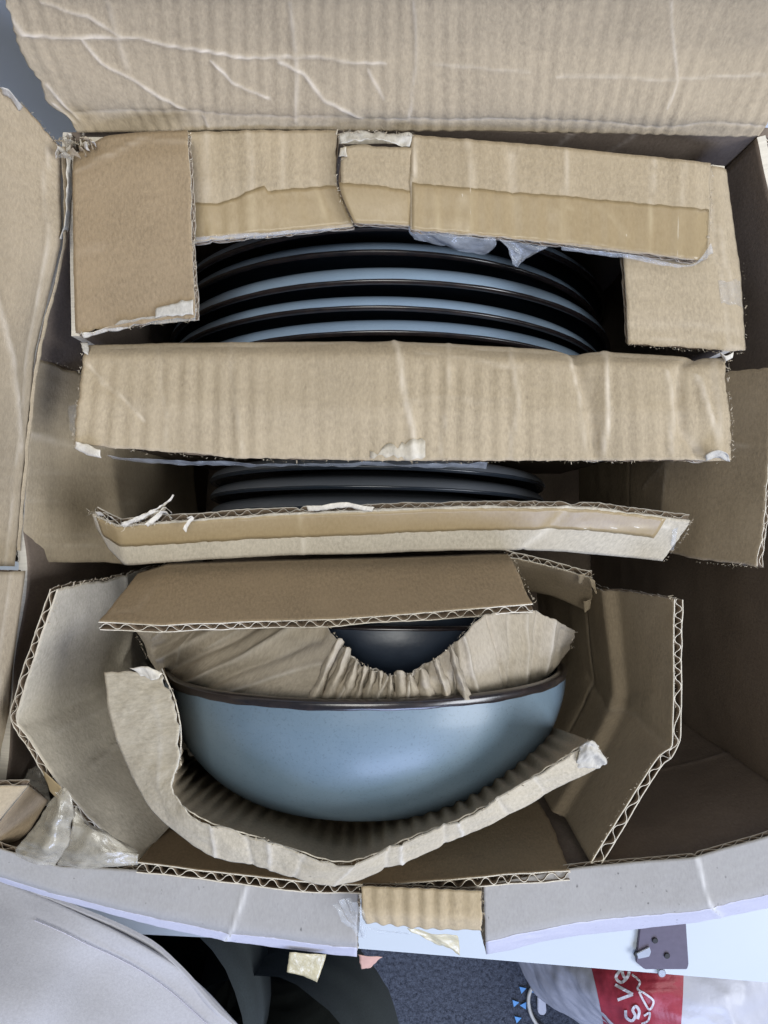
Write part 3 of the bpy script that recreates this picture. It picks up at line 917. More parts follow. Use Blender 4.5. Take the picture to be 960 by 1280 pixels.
o, sI = board('front_flap', [[(112, 640, .293), (146, 656, .290), (250, 648, .288), (380, 640, .287), (510, 634, .287), (620, 632, .287), (745, 634, .287), (866, 650, .291)],
                   [(120, 660, .300), (150, 676, .296), (250, 668, .295), (380, 664, .294), (510, 660, .294), (620, 660, .294), (733, 660, .294), (850, 674, .298)],
                   [(134, 684, .308), (156, 707, .306), (250, 700, .304), (380, 694, .303), (510, 690, .303), (620, 688, .303), (704, 690, .303), (830, 702, .305)]],
      (K_PALE, K_IN, K_CORE), sc_, t=.0044, liner=.0005, ragged={'t': .0009, 'b': .0003, 'l': .001, 'r': .001}, soft=.001,
      wrinkle=((.0006, .04),), creases=[([(.80, .0), (.77, .6), (.74, 1)], .0026, -.0020, .5), ([(.36, 0), (.365, 1)], .0010, .0008, .4),
                                       ([(.82, .45), (.97, .2)], .0010, .0009, .8)], label='taped front strip with an open fluted top edge')
tape_on('tape', sI, .012, .955, .05, lambda u: .56 - .06 * u + .04 * np.sin(6 * u), TAPE, sc_)
for k, q in enumerate([[(150, 654), (175, 645), (200, 632), (216, 617)], [(165, 650), (190, 640), (206, 640), (214, 646)], [(128, 640), (140, 648), (152, 655), (168, 650)],
                       [(180, 655), (196, 644), (206, 634), (214, 640)], [(228, 662), (234, 652), (240, 644), (232, 646)], [(118, 640), (126, 640), (132, 648), (138, 654)]]):
    film('torn_fibre', [[(x, y, .285 - .002 * i) for i, (x, y) in enumerate(q)], [(x + 5 - i, y + 5 - i, .288 - .002 * i) for i, (x, y) in enumerate(q)]],
         K_CORE, sc_, wr=.0010, sc=.005, cell=.0006, rg=.0004)
film('tape', [[(838, 662, .294), (850, 656, .292)], [(838, 674, .297), (846, 672, .296)], [(836, 690, .303), (842, 690, .302)]], CLEAR, sc_, wr=.0014, sc=.005)
film('torn_edge', [[(380, 632, .284), (430, 628, .283), (470, 634, .284)], [(384, 640, .286), (430, 636, .285), (466, 640, .286)]], K_CORE, sc_, wr=.0008, sc=.006, cell=.0007)
film('torn_patch', [[(78, 508, .325), (92, 505, .320), (100, 506, .315)], [(84, 535, .325), (94, 545, .32), (100, 548, .312)]], CLEAR, sc_, wr=.001)

# ------------------------------------------------------------------ carton of bowls
bc = thing('inner_carton', 'front inner carton cut open around the wrapped blue bowls', 'carton', (0, -.08, CZ - .59))
board('top_board', [[(172, 716, .315), (210, 704, .314), (420, 697, .312), (638, 691, .312)],
                    [(121, 776, .276), (200, 781, .275), (420, 773, .274), (668, 755, .275)]],
      (K_DARK, K_IN, K_CORE), bc, ragged={'r': .0012, 'b': .0004, 'l': .0008}, soft=.001, t=.0040, liner=.00045,
      wrinkle=((.0008, .06),), label='brown top board with a fluted cut edge',
      creases=[([(.0, .9), (.07, .8), (.1, .1)], .0014, -.0006, .1)])
# left wall with a fold
kl = [(150, 722, .33), (78, 736, .287), ]
board('side_wall', [[(76, 737, .285), (112, 727, .305), (150, 719, .335), drop((112, 727, .305), .50)],
                    [(46, 818, .284), (104, 800, .315), (160, 775, .355), drop((62, 812, .29), .50)],
                    [(19, 897, .283), (92, 870, .315), (166, 840, .36), drop((30, 893, .287), .50)],
                    [(72, 978, .285), (125, 938, .32), (190, 900, .365), drop((78, 975, .288), .50)],
                    [(168, 1082, .290), (225, 1020, .33), (255, 980, .37), drop((175, 1080, .293), .50)]],
      (K_PALE, K_IN, K_CORE), bc, flute='u', ragged={'t': .0016, 'l': .0006}, soft=.0016, wrinkle=((.0018, .05), (.0004, .015)), wave=.00005,
      creases=[([(.0, .46), (.25, .46), (.5, .46)], .0022, -.002, .1), ([(.36, .0), (.36, .25), (.3, .36)], .003, .003, .25), ([(.45, .45), (.48, .55), (.55, .6)], .0022, .002, .3),
               ([(.05, .52), (.35, .53)], .0014, .0008, .2), ([(.1, .68), (.4, .66)], .0016, .001, .2)], label='folded left wall with an open fluted edge')
tape_o = film('tape', [[(52, 960, .283), (66, 972, .283), (80, 986, .284)], [(62, 990, .286), (70, 998, .287), (74, 1002, .288)]], TAPE, bc, wr=.0006)
# right wall
board('side_wall', [[drop((752, 736, .345), .50), (752, 736, .340), (772, 736, .333), (842, 748, .286)],
                    [drop((762, 870, .345), .50), (766, 868, .340), (784, 868, .333), (842, 850, .286)],
                    [drop((748, 905, .345), .50), (752, 905, .340), (775, 900, .333), (840, 932, .285)],
                    [drop((735, 925, .345), .50), (738, 932, .340), (760, 930, .333), (822, 946, .287)],
                    [drop((690, 1010, .345), .50), (690, 1015, .340), (705, 1020, .333), (737, 1078, .290)]],
      (K_MID, K_IN, K_CORE), bc, flute='u', ragged={'r': .0005, 't': .0010}, soft=.0014, wrinkle=((.0012, .05),), t=.0042,
      creases=[([(.58, .0), (.59, .38), (.585, .6), (.6, 1)], .0012, -.0016, .3),
               ([(.55, .42), (.8, .50), (1, .56)], .0022, -.0016, .1)], label='folded right wall with an open fluted edge')
board('back_wall', [[(630, 694, .330), (690, 708, .335), (742, 722, .340)],
                    [(630, 735, .37), (690, 745, .37), (744, 770, .375)],
                    [(630, 735, .50), (690, 735, .50), (720, 740, .50)]], (K_MID, K_IN, K_CORE), bc, ragged={'t': .0018, 'r': .0016}, soft=.002,
      label='dark torn back piece beside the top board')
for q in ([[(721, 718, .332), (732, 716, .331)], [(722, 730, .335), (728, 732, .336)]], [[(735, 722, .334), (744, 726, .334)], [(742, 738, .340), (747, 745, .342)]],
          [[(728, 752, .352), (740, 748, .35)], [(730, 768, .358), (738, 760, .356)]]):
    film('torn_fibre', q, K_IN, bc, wr=.001, sc=.006)
board('front_wall', [[drop((176, 1080, .29), .50), drop((420, 1104, .29), .50), drop((714, 1086, .29), .50)][::1],
                     [(210, 1030, .33), (440, 1045, .33), (690, 1030, .33)],
                     [(172, 1078, .286), (420, 1104, .285), (714, 1088, .287)]],
      (K_DARK, K_IN, K_CORE), bc, ragged={'b': .0005, 'r': .0006}, soft=.0014, iu='cr', t=.0042, liner=.00045, wrinkle=((.0009, .05),),
      label='front wall of the bowl carton with a fluted edge')
board('bottom', [[drop((150, 720, .33), .505), drop((750, 730, .33), .505)], [drop((176, 1080, .29), .505), drop((714, 1086, .29), .505)]], WW, bc, cell=.006, fluted=False)

# ------------------------------------------------------------------ crockery
def lathe_y(prof, seg=160):
    """profile (r, y) spun about the local Y axis"""
    n = len(prof)
    a = np.linspace(0, 2 * np.pi, seg, endpoint=False)
    V = np.zeros((n, seg, 3))
    for i, (r, y) in enumerate(prof):
        V[i, :, 0] = r * np.cos(a); V[i, :, 2] = r * np.sin(a); V[i, :, 1] = y
    idx = np.arange(n * seg).reshape(n, seg)
    nx = np.roll(idx, -1, axis=1)
    Fq = np.stack([idx[:-1].ravel(), nx[:-1].ravel(), nx[1:].ravel(), idx[1:].ravel()], 1)
    return V.reshape(-1, 3), Fq


def spline(pts, n=8):
    pts = np.array(pts, float)
    t = np.concatenate([[0], np.cumsum(np.linalg.norm(pts[1:] - pts[:-1], axis=1))])
    q = np.linspace(0, t[-1], n * (len(pts) - 1) + 1)
    return interp_axis(pts, t, q, 'cr')


def crockery(name, label, cat, loc, outer, inner, rimw, mats, tilt=(0, 0, 0), group=None):
    """outer: (r, y) from foot to lip; inner: lip to centre; rimw: length of bare rim glaze"""
    Rm = max(p[0] for p in outer)
    loc = (loc[0], loc[1] + Rm * math.sin(tilt[0]), loc[2])
    t = thing(name, label, cat, loc, group)
    t.rotation_euler = tilt
    outer = spline(outer, 10); inner = spline(inner, 8)
    V, Fq = lathe_y(outer); me = mesh_np('outside', V, Fq)
    o = bpy.data.objects.new('outside', me); COL.objects.link(o); me.materials.append(mats[0]); o.parent = t
    V, Fq = lathe_y(inner); me = mesh_np('inside', V, Fq)
    o = bpy.data.objects.new('inside', me); COL.objects.link(o); me.materials.append(mats[2]); o.parent = t
    p0 = outer[-1]; p1 = inner[0]
    d = outer[-1] - outer[-2]; d /= np.linalg.norm(d)
    nrm = np.array([-d[1], d[0]])
    if nrm[0] < 0: nrm = -nrm
    e = .00035
    lip = [p0 - d * rimw + nrm * e * .2, p0 - d * rimw * .9 + nrm * e, p0 + nrm * e, p0 + (p1 - p0) * .2 + d * .0007, (p0 + p1) / 2 + d * .0010, p0 + (p1 - p0) * .8 + d * .0007, p1 - nrm * e, p1 - d * rimw - nrm * e]
    V, Fq = lathe_y(spline(lip, 3))
    # hand-dipped wobble on the lower boundary
    me = mesh_np('rim', V, Fq)
    for v in me.vertices[:160 * 2]:
        a = math.atan2(v.co.z, v.co.x)
        v.co.y += rimw * (.05 * math.sin(a * 17) + .04 * math.sin(a * 41 + 1))
    o = bpy.data.objects.new('rim', me); COL.objects.link(o); me.materials.append(mats[1]); o.parent = t
    return t


def ring(px, py, d0, R):
    """centre of an upright disc of radius R whose topmost rim point sits at photo point (px,py,d0)"""
    p = P(px, py, d0)
    return (p[0], p[1], p[2] - R)


# dinner plates: underside away from the viewer (+y), lip towards -y
PR = .135


def plate_prof(R, h=.022):
    out = [(R * .40, h), (R * .56, h), (R * .60, h - .001), (R * .80, h * .68), (R * .89, h * .54), (R * .935, h * .47), (R * .968, h * .37), (R * .988, h * .24), (R * .998, h * .10), (R, 0)]
    inn = [(R - .0028, 0), (R * .955, h * .20), (R * .90, h * .34), (R * .75, h * .52), (R * .4, h * .8), (.002, h * .82)]
    return out, inn


lab = ['blue dinner plate with brown rim, hindmost and deepest in shade of the row', 'blue dinner plate under the hanging clear tape, second from the back',
       'blue dinner plate with the brightest broad blue band, third from the back', 'blue dinner plate fourth from the back, between two bright bands',
       'blue dinner plate nearest the broad fluted front panel']
for k, (py, dx) in enumerate(((284, 2), (314, -3), (351, 3), (384, -2), (415, 1))):
    R = PR * (1 if k != 1 else .99)
    d0 = .312 + (.006 if k < 2 else 0)
    oo, ii = plate_prof(R, (.018, .018, .0215, .0185, .019)[k])
    crockery('dinner_plate', lab[k], 'plate', ring(486 + dx, py, d0 + (0, .002, -.002, .001, 0)[k], R), oo, ii, .0010, (G_PLATE, G_RIM, G_DARK),
             tilt=(math.radians((-4.5, -5.4, -4.7, -5.2, -4.9)[k]), 0, math.radians((-.2, -1.0, -.5, -.9, -.4)[k])), group='dinner plates standing in the back carton')
lab = ['small dark blue plate just under the broad front panel', 'small dark blue plate in the middle of the small plates', 'small dark blue plate nearest the taped fluted strip']
for k, py in enumerate((584, 609, 635)):
    oo, ii = plate_prof(.106, .014)
    crockery('side_plate', lab[k], 'plate', ring(470, py, .345, .106), oo, ii, .0008, (G_SMALL, G_DARK, G_DARK),
             tilt=(math.radians(-4), 0, math.radians(-1)), group='small plates standing in the middle carton')

# bowls: opening towards +y, foot towards the viewer
def bowl_prof(R, h):
    out = [(.002, -h + .003), (R * .44, -h + .003), (R * .50, -h), (R * .56, -h * .985), (R * .68, -h * .91), (R * .815, -h * .73), (R * .925, -h * .47), (R * .985, -h * .20), (R, 0)]
    inn = [(R - .0040, 0), (R * .90, -h * .38), (R * .76, -h * .70), (R * .48, -h * .90), (.002, -h * .9)]
    return out, inn


oo, ii = bowl_prof(.100, .0600)
crockery('bowl', 'large pale blue bowl on its side with dark speckled rim, foremost', 'bowl', ring(450, 879, .258, .100), oo, ii, .0030, (G_BLUE, G_RIM, G_DARK),
         tilt=(math.radians(-3.6), 0, math.radians(.2)), group='bowls nested on their sides')
oo, ii = bowl_prof(.068, .040)
crockery('bowl', 'blue bowl, darkened for shade, seen through the notch of the crumpled paper', 'bowl', ring(500, 786, .281, .068), oo, ii, .0010, (G_INNER_SHADE, G_RIM, G_DARK),
         tilt=(math.radians(-5), 0, math.radians(-.6)), group='bowls nested on their sides')
crockery('bowl', 'blue bowl, darkened for shade, mostly hidden under the brown top board', 'bowl', ring(492, 766, .292, .068), oo, ii, .0010, (G_INNER_SHADE, G_RIM, G_DARK),
         tilt=(math.radians(-5), 0, math.radians(-.6)), group='bowls nested on their sides')

# ------------------------------------------------------------------ crumpled paper round the second bowl
def wrap():
    bot = [(180, 800, .340), (196, 842, .336), (235, 864, .308), (330, 880, .279), (420, 884, .270), (490, 884, .270), (560, 883, .275), (626, 874, .290), (680, 852, .322), (714, 812, .338)]
    top = [(164, 782, .335), (230, 758, .312), (330, 758, .294), (402, 768, .283), (446, 828, .267), (500, 846, .266), (558, 814, .268), (604, 764, .272), (672, 762, .294), (719, 788, .326)]
    mid = []
    for i, (a, b) in enumerate(zip(bot, top)):
        mid.append(((a[0] + b[0]) / 2, (a[1] + b[1]) / 2, (a[2] + b[2]) / 2 - (.009 if i in (1, 2, 3) else .007 if i in (6, 7, 8) else .001)))
    s = surface([top, mid, bot], cell=.0007, iu='lin', iv='lin', soft=.004, wrinkle=((.0016, .03), (.0005, .008)), fine=.00004, sharp=False,
                creases=[([(.30, .0), (.14, .9)], .0030, -.0034, .2), ([(.25, .0), (.10, .8)], .0026, .0030, .3), ([(.36, .1), (.22, 1)], .0024, .0030, .3),
                         ([(.41, .1), (.27, 1)], .0028, -.0030, .1), ([(.20, .0), (.07, .7)], .0024, -.0026, .1), ([(.15, .1), (.16, .9)], .0009, .0009, .4),
                         ([(.44, .3), (.33, 1)], .0012, .0014, .4), ([(.12, 0), (.06, .5)], .0014, .0012, .3), ([(.28, 0), (.2, .5)], .001, .0012, .4),
                         ([(.48, .0), (.46, 1)], .0012, -.003, .1), ([(.50, 0), (.495, 1)], .001, .003, .4), ([(.525, 0), (.52, 1)], .0012, -.0035, 0),
                         ([(.545, 0), (.545, 1)], .001, .003, .4), ([(.565, 0), (.56, 1)], .0012, -.0035, 0), ([(.585, 0), (.59, 1)], .001, .003, .4),
                         ([(.61, 0), (.60, 1)], .0012, -.003, 0), ([(.655, 0), (.67, 1)], .0012, -.0026, .1), ([(.675, 0), (.70, 1)], .001, .002, .4),
                         ([(.74, 0), (.75, 1)], .0012, -.002, .1), ([(.80, 0), (.77, .6), (.76, 1)], .0020, -.0026, .1), ([(.83, 0), (.80, 1)], .0016, .0024, .3),
                         ([(.87, 0), (.83, 1)], .0022, -.0026, .1), ([(.91, 0), (.88, .9)], .002, .0024, .3), ([(.95, .1), (.92, .9)], .0018, -.002, .1)])
    U, V = np.meshgrid(np.linspace(0, 1, s.nu), np.linspace(0, 1, s.nv))
    U1, V1 = rag(s, U, V, {'t': .0012, 'l': .0016, 'r': .0014}, 2)
    UV = np.stack([U * s.Lu, V * s.Lv], -1)
    a = slab(sample(s, U1, V1), sample(s, U1, V1, -.0006), UV, s.wear, 0, 0, 1)
    Vx, Fq, mi, uv, w_, sm = a
    o = link('wrap', mesh_np('wrap', Vx, Fq, mi, uv, w_, sm), [K_PAPER, K_CORE])
    return o, s


wr_root = thing('paper_wrap', 'crumpled brown corrugated paper wrapped round the inner bowl, notched in the middle', 'wrapping paper', tuple(P(450, 860, .30)))
o, ws = wrap()
o.name = 'sheet'; o.parent = wr_root; o.location = -Vector(wr_root.location)
# curled fluted edge along the notch
random.seed(11)
for i, (x, y, bx) in enumerate([(424, 800, 392), (434, 812, 410), (446, 826, 430), (456, 834, 446), (466, 838, 460), (476, 842, 474), (488, 842, 488), (500, 843, 502), (512, 842, 518), (526, 836, 536), (544, 828, 560), (562, 812, 584)]):
    w_ = 6 + 6 * random.random()
    dy = random.uniform(-4, 3)
    film('pleat', [[(x - w_ * .5, y + dy, .2655), (x, y - 4 + dy, .2620), (x + w_ * .7, y + 1 + dy, .2655)],
                   [((x + bx) / 2 - w_ * .8, (y + 872) / 2, .2670), ((x + bx) / 2, (y + 872) / 2, .2625), ((x + bx) / 2 + w_ * .9, (y + 872) / 2, .2670)],
                   [(bx - w_ * 1.1, 876, .2700), (bx, 876, .2660), (bx + w_ * 1.2, 876, .2700)]], K_PAPER, wr_root, wr=.0014, sc=.009, cell=.0007, rg=.0009)

# ------------------------------------------------------------------ fluted sleeve in front of the big bowl
sl = thing('corrugated_sleeve', 'pale torn corrugated sleeve cradling the large blue bowl', 'cardboard sleeve', tuple(P(430, 1090, .40)))
outer = [(128, 838, .272), (137, 900, .272), (158, 955, .272), (190, 1010, .270), (240, 1056, .268), (330, 1086, .266), (415, 1106, .264), (500, 1082, .265), (600, 1038, .267), (690, 990, .268), (757, 956, .268)]
edge = [(202, 836, .268), (221, 880, .264), (226, 945, .262), (215, 984, .262), (244, 1022, .258), (335, 1052, .256), (430, 1080, .255), (505, 1052, .256), (600, 1012, .258), (672, 968, .260), (738, 926, .262)]
ins = [(240, 830, .36), (250, 880, .36), (262, 930, .355), (268, 955, .345), (300, 985, .335), (370, 1005, .33), (440, 1012, .33), (510, 1000, .33), (590, 975, .335), (650, 935, .345), (690, 900, .36)]
ins = [(x + (450 - x) * .2, y + (850 - y) * .2, d + .045) for x, y, d in ins]
ins[0:4] = [(207, 834, .345), (214, 882, .350), (226, 930, .360), (250, 950, .37)]
edge2 = [(a[0] * .985 + b[0] * .015, a[1] * .985 + b[1] * .015, a[2] + .0012) for a, b in zip(edge, ins)]
liner_ctrl = [ins, edge2, edge, outer]


def sleeve():
    s = surface([edge, [((a[0] + b[0]) / 2, (a[1] + b[1]) / 2, (a[2] + b[2]) / 2 - .0012) for a, b in zip(edge, outer)], outer],
                cell=.0008, iu='cr', iv='lin', soft=.0012, wrinkle=((.0012, .022), (.0006, .007)), fine=.00005,
                creases=[([(.33, 0), (.34, 1)], .0012, .0014, .5), ([(.39, 0), (.40, 1)], .0012, -.0016, .2), ([(.42, .0), (.43, 1)], .001, .0012, .4), ([(.47, 0), (.47, 1)], .0012, -.001, .3),
                         ([(.55, 0), (.54, 1)], .0012, .0014, .4), ([(.62, 0), (.62, 1)], .0014, -.0022, .2), ([(.64, 0), (.645, 1)], .001, .002, .6), ([(.72, 0), (.72, 1)], .0014, -.002, .2),
                         ([(.745, 0), (.75, 1)], .001, .0016, .6), ([(.82, 0), (.83, 1)], .0012, -.0022, .2), ([(.90, 0), (.89, 1)], .001, -.0012, .2), ([(.06, .3), (.2, .5)], .0012, .0006, .2)])
    U, V = np.meshgrid(np.linspace(0, 1, s.nu), np.linspace(0, 1, s.nv))
    UV = np.stack([U * s.Lu, V * s.Lv], -1)
    U1, V1 = rag(s, U, V, {'t': .0017, 'l': .0012, 'r': .002, 'b': .0005}, 2)
    Vx, Fq, mi, uv, w_, sm = slab(sample(s, U1, V1), sample(s, U1, V1, -.0005), UV, s.wear, 0, 0, 1)
    link('folded_edge', mesh_np('folded_edge', Vx, Fq, mi, uv, w_, sm), [kraft('sleeve_liner', (.42, .37, .285), speck=.5, wearcol=(.62, .59, .55)), K_CORE], sl)
    # the fluted inner side running down under the bowl
    s = surface([ins, [((a[0] * .5 + b[0] * .5), (a[1] * .5 + b[1] * .5), (a[2] + b[2]) / 2) for a, b in zip(ins, edge)], edge2], cell=.0009, iu='cr', soft=.0012,
                wave=lambda U, V: .0010 * np.clip((1 - V) * 5 + .15, 0, 1) * np.clip((U - .12) * 9, 0, 1), pitch=.0062, wrinkle=((.0008, .03),))
    U, V = np.meshgrid(np.linspace(0, 1, s.nu), np.linspace(0, 1, s.nv))
    UV = np.stack([U * s.Lu, V * s.Lv], -1)
    U1, V1 = rag(s, U, V, {'b': .0012}, 2)
    Vx, Fq, mi, uv, w_, sm = slab(sample(s, U1, V1), sample(s, U1, V1, -.0004), UV, s.wear, 0, 0, 1)
    link('fluted_side', mesh_np('fluted_side', Vx, Fq, mi, uv, w_, sm), [K_MID, K_CORE], sl)


sleeve()
film('torn_edge', [[(724, 932, .258), (738, 924, .255), (746, 932, .258)], [(722, 948, .262), (742, 940, .257), (758, 950, .262)], [(716, 962, .265), (738, 962, .263), (752, 962, .266)]], WHITE_TORN, sl, wr=.0022, sc=.008, cell=.0006)
film('torn_patch', [[(160, 834, .268), (180, 830, .264), (204, 842, .264)], [(176, 846, .268), (186, 852, .266), (200, 848, .264)]], K_CORE, sl, wr=.0012, sc=.006, cell=.0006)

# ------------------------------------------------------------------ clip on the desk edge
clip = thing('desk_bracket', 'dark plum metal bracket with screw holes on the desk edge', 'bracket', tuple(P(830, 1210, DD)))
zt = CZ - DD
pts = [xy(*q, DD - .004) for q in ((800, 1160), (806, 1146), (857, 1144), (861, 1206), (859, 1212), (806, 1212), (795, 1203))]
poly_obj('plate', pts, zt + .001, zt + .004, M_PLATE_METAL, .0006, clip).parent = clip


def disc(name, c, r, h, mat, parent, seg=20, bev=.0004):
    bm = bmesh.new()
    bmesh.ops.create_cone(bm, cap_ends=True, segments=seg, radius1=r, radius2=r, depth=h)
    bmesh.ops.bevel(bm, geom=bm.edges[:], offset=min(bev, h * .3), segments=1, affect='EDGES')
    bmesh.ops.translate(bm, verts=bm.verts, vec=c)
    me = bpy.data.meshes.new(name); bm.to_mesh(me); bm.free()
    return link(name, me, [mat], parent)


for (x, y) in ((819, 1176), (834, 1195), (796, 1193)):
    p = P(x, y, DD - .005)
    disc('screw', (p[0], p[1], zt + .0046), .0026, .0016, M_HOLE, clip)
p = P(826, 1217, DD)
disc('bolt', (p[0], p[1] + .002, zt - .012), .0036, .03, M_STEEL, clip)
poly_obj('tongue', [xy(x, y, DD - .006) for x, y in ((796, 1192), (812, 1184), (814, 1190), (812, 1196), (798, 1199))], zt + .0042, zt + .006, M_STEEL, .0004, clip)

# ------------------------------------------------------------------ person: shirt and trousers
per = thing('person', 'person in a pale lilac shirt and dark trousers standing in front of the desk', 'person', tuple(P(60, 1400, 1.30)))


def cloth(name, ctrl, mat, parent, wr, cell=.004, creases=(), th=.002, fine=.0001):
    s = surface(ctrl, cell=cell, iu='cr', iv='cr', soft=.004, wrinkle=wr, creases=creases, fine=fine)
    U, V = np.meshgrid(np.linspace(0, 1, s.nu), np.linspace(0, 1, s.nv))
    UV = np.stack([U * s.Lu, V * s.Lv], -1)
    Vx, Fq, mi, uv, w_, sm = slab(s.A, sample(s, U, V, -th), UV, s.wear * 0, 0, 0, 0)
    return link(name, mesh_np(name, Vx, Fq, mi, uv, w_, sm), [mat], parent), s


shirt, shs = cloth('shirt', [[(-320, 1010, .50), (-120, 1045, .45), (0, 1098, .422), (90, 1138, .420), (175, 1180, .428), (235, 1222, .437), (300, 1285, .447), (380, 1400, .48)],
                        [(-360, 1030, .60), (-160, 1120, .44), (-20, 1160, .41), (70, 1190, .41), (130, 1220, .42), (190, 1262, .43), (250, 1330, .44), (310, 1430, .48)],
                        [(-400, 1100, .60), (-200, 1220, .43), (-60, 1250, .39), (20, 1280, .39), (80, 1310, .40), (130, 1350, .41), (180, 1400, .43), (230, 1500, .47)],
                        [(-420, 1500, .60), (-300, 1500, .50), (-160, 1500, .42), (-60, 1500, .42), (0, 1500, .42), (60, 1520, .43), (120, 1540, .45), (160, 1600, .5)]],
                   M_SHIRT, per, ((.007, .09), (.0012, .03)))
cloth('shirt', [[(-320, 1010, .50), (-120, 1045, .45), (0, 1098, .422), (90, 1138, .420), (175, 1180, .428), (235, 1222, .437), (300, 1285, .447), (380, 1400, .48)],
                [(-500, 1200, .60), (-350, 1220, .60), (-240, 1240, .60), (-160, 1270, .60), (-90, 1310, .60), (-40, 1350, .60), (20, 1410, .60), (80, 1500, .62)]],
      M_SHIRT, per, ((.004, .08),))
def on_surf(sf, xyl, off):
    A0 = sf.A.reshape(-1, 3)
    scr = np.stack([480 + A0[:, 0] / (CZ - A0[:, 2]) * F, 640 - A0[:, 1] / (CZ - A0[:, 2]) * F], 1)
    out = []
    for q in xyl:
        dist = ((scr - np.array(q)) ** 2).sum(1)
        k = np.argpartition(dist, 6)[:6]
        wgt = 1 / (dist[k] + 2.0) ** 1.5; wgt /= wgt.sum()
        out.append(P(q[0], q[1], (wgt * (CZ - A0[k, 2])).sum() - off))
    return np.array(out)


# stitched seam as a row of short raised stitches
bm = bmesh.new()
seam = [(44, 1150), (75, 1163), (110, 1180), (145, 1196), (180, 1215), (215, 1240), (262, 1282)]
sp = spline([(a, b) for a, b in seam], 16)
W0 = on_surf(shs, sp, .0014)
for i in range(0, len(sp) - 1):
    p, q = Vector(W0[i]), Vector(W0[i + 1])
    dpt = q - p
    if dpt.length < 1e-5: continue
    mtx = dpt.to_track_quat('X', 'Z').to_matrix().to_4x4(); mtx.translation = (p + dpt * .35) + Vector((0, 0, .0004))
    bmesh.ops.create_cube(bm, size=1, matrix=mtx @ __import__('mathutils').Matrix.Diagonal((min(dpt.length * .7, .003), .0006, .0005, 1)))
me = bpy.data.meshes.new('seam'); bm.to_mesh(me); bm.free()
link('seam', me, [M_SEAM], per)
# trousers: two thighs
def limb(name, path, rad, mat, parent, seg=40, wr=.006):
    path = [P(*p) for p in path]
    pp = spline(path, 14); n = len(pp)
    rr = np.interp(np.linspace(0, 1, n), np.linspace(0, 1, len(rad)), rad)
    a = np.linspace(0, 2 * np.pi, seg, endpoint=False)
    V = []
    for i in range(n):
        t = Vector(pp[min(i + 1, n - 1)] - pp[max(i - 1, 0)]).normalized()
        u = t.cross(Vector((0, 0, 1)) if abs(t.z) < .9 else Vector((1, 0, 0))).normalized(); v = t.cross(u)
        r = rr[i] + wr * (fbm(a * 1.6 + 3, a * 0 + i * .35, 5) - .5) * 2
        V.append(pp[i][None] + np.cos(a)[:, None] * np.array(u)[None] * r[:, None] + np.sin(a)[:, None] * np.array(v)[None] * r[:, None])
    V = np.concatenate(V)
    idx = np.arange(n * seg).reshape(n, seg); nx = np.roll(idx, -1, axis=1)
    Fq = np.stack([idx[:-1].ravel(), nx[:-1].ravel(), nx[1:].ravel(), idx[1:].ravel()], 1)
    return link(name, mesh_np(name, V, Fq), [mat], parent)


limb('trouser_leg', [(130, 1330, .62), (190, 1250, .74), (212, 1215, .86), (205, 1130, 1.0), (200, 1060, 1.26)], [.13, .12, .11, .09, .08], M_TROUSER, per)
limb('trouser_leg', [(320, 1400, .66), (370, 1330, .76), (360, 1270, .86), (350, 1190, 1.0), (345, 1120, 1.26)], [.12, .115, .105, .09, .08], M_TROUSER, per)

# ------------------------------------------------------------------ plastic carrier bag on the carpet
bag = thing('carrier_bag', 'crumpled white plastic carrier bag with a red printed panel', 'bag', tuple(P(820, 1300, 1.34)))
bctrl = [[(560, 1130, 1.34), (700, 1120, 1.12), (800, 1110, 1.02), (900, 1110, 1.0), (1080, 1120, 1.1)],
         [(640, 1195, 1.30), (705, 1195, 1.08), (800, 1190, .98), (900, 1190, .96), (1080, 1190, 1.06)],
         [(672, 1245, 1.28), (720, 1240, 1.06), (800, 1245, .96), (900, 1250, .94), (1080, 1250, 1.05)],
         [(745, 1300, 1.25), (775, 1300, 1.08), (820, 1310, .98), (900, 1320, .95), (1080, 1320, 1.08)],
         [(760, 1440, 1.34), (800, 1440, 1.2), (850, 1440, 1.1), (900, 1440, 1.1), (1080, 1440, 1.2)]]
bo, bs = cloth('bag_film', bctrl, M_BAG, bag, ((.010, .10), (.004, .03)), cell=.005, th=.001,
               creases=[([(.62, .3), (.7, .6)], .01, .008, 0), ([(.8, .2), (.72, .5), (.8, .8)], .008, .01, 0), ([(.9, .35), (.75, .5)], .008, -.008, 0)])


def on_bag(xyl, off=.003):
    return on_surf(bs, xyl, off)


def patch(name, quad, mat, parent, off, n=44):
    a, b = np.meshgrid(np.linspace(0, 1, n), np.linspace(0, 1, n))
    q = np.array(quad, float)
    pts = (q[0] * (1 - a)[..., None] + q[1] * a[..., None]) * (1 - b)[..., None] + (q[3] * (1 - a)[..., None] + q[2] * a[..., None]) * b[..., None]
    pts[..., 0] += 3 * np.sin(b * 3)
    W = on_bag(pts.reshape(-1, 2), off)
    idx = np.arange(n * n).reshape(n, n)
    Fq = np.stack([idx[:-1, :-1].ravel(), idx[1:, :-1].ravel(), idx[1:, 1:].ravel(), idx[:-1, 1:].ravel()], 1)
    return link(name, mesh_np(name, W, Fq), [mat], parent)


patch('red_panel', [(722, 1150), (853, 1150), (850, 1292), (756, 1292)], M_RED, bag, .003)


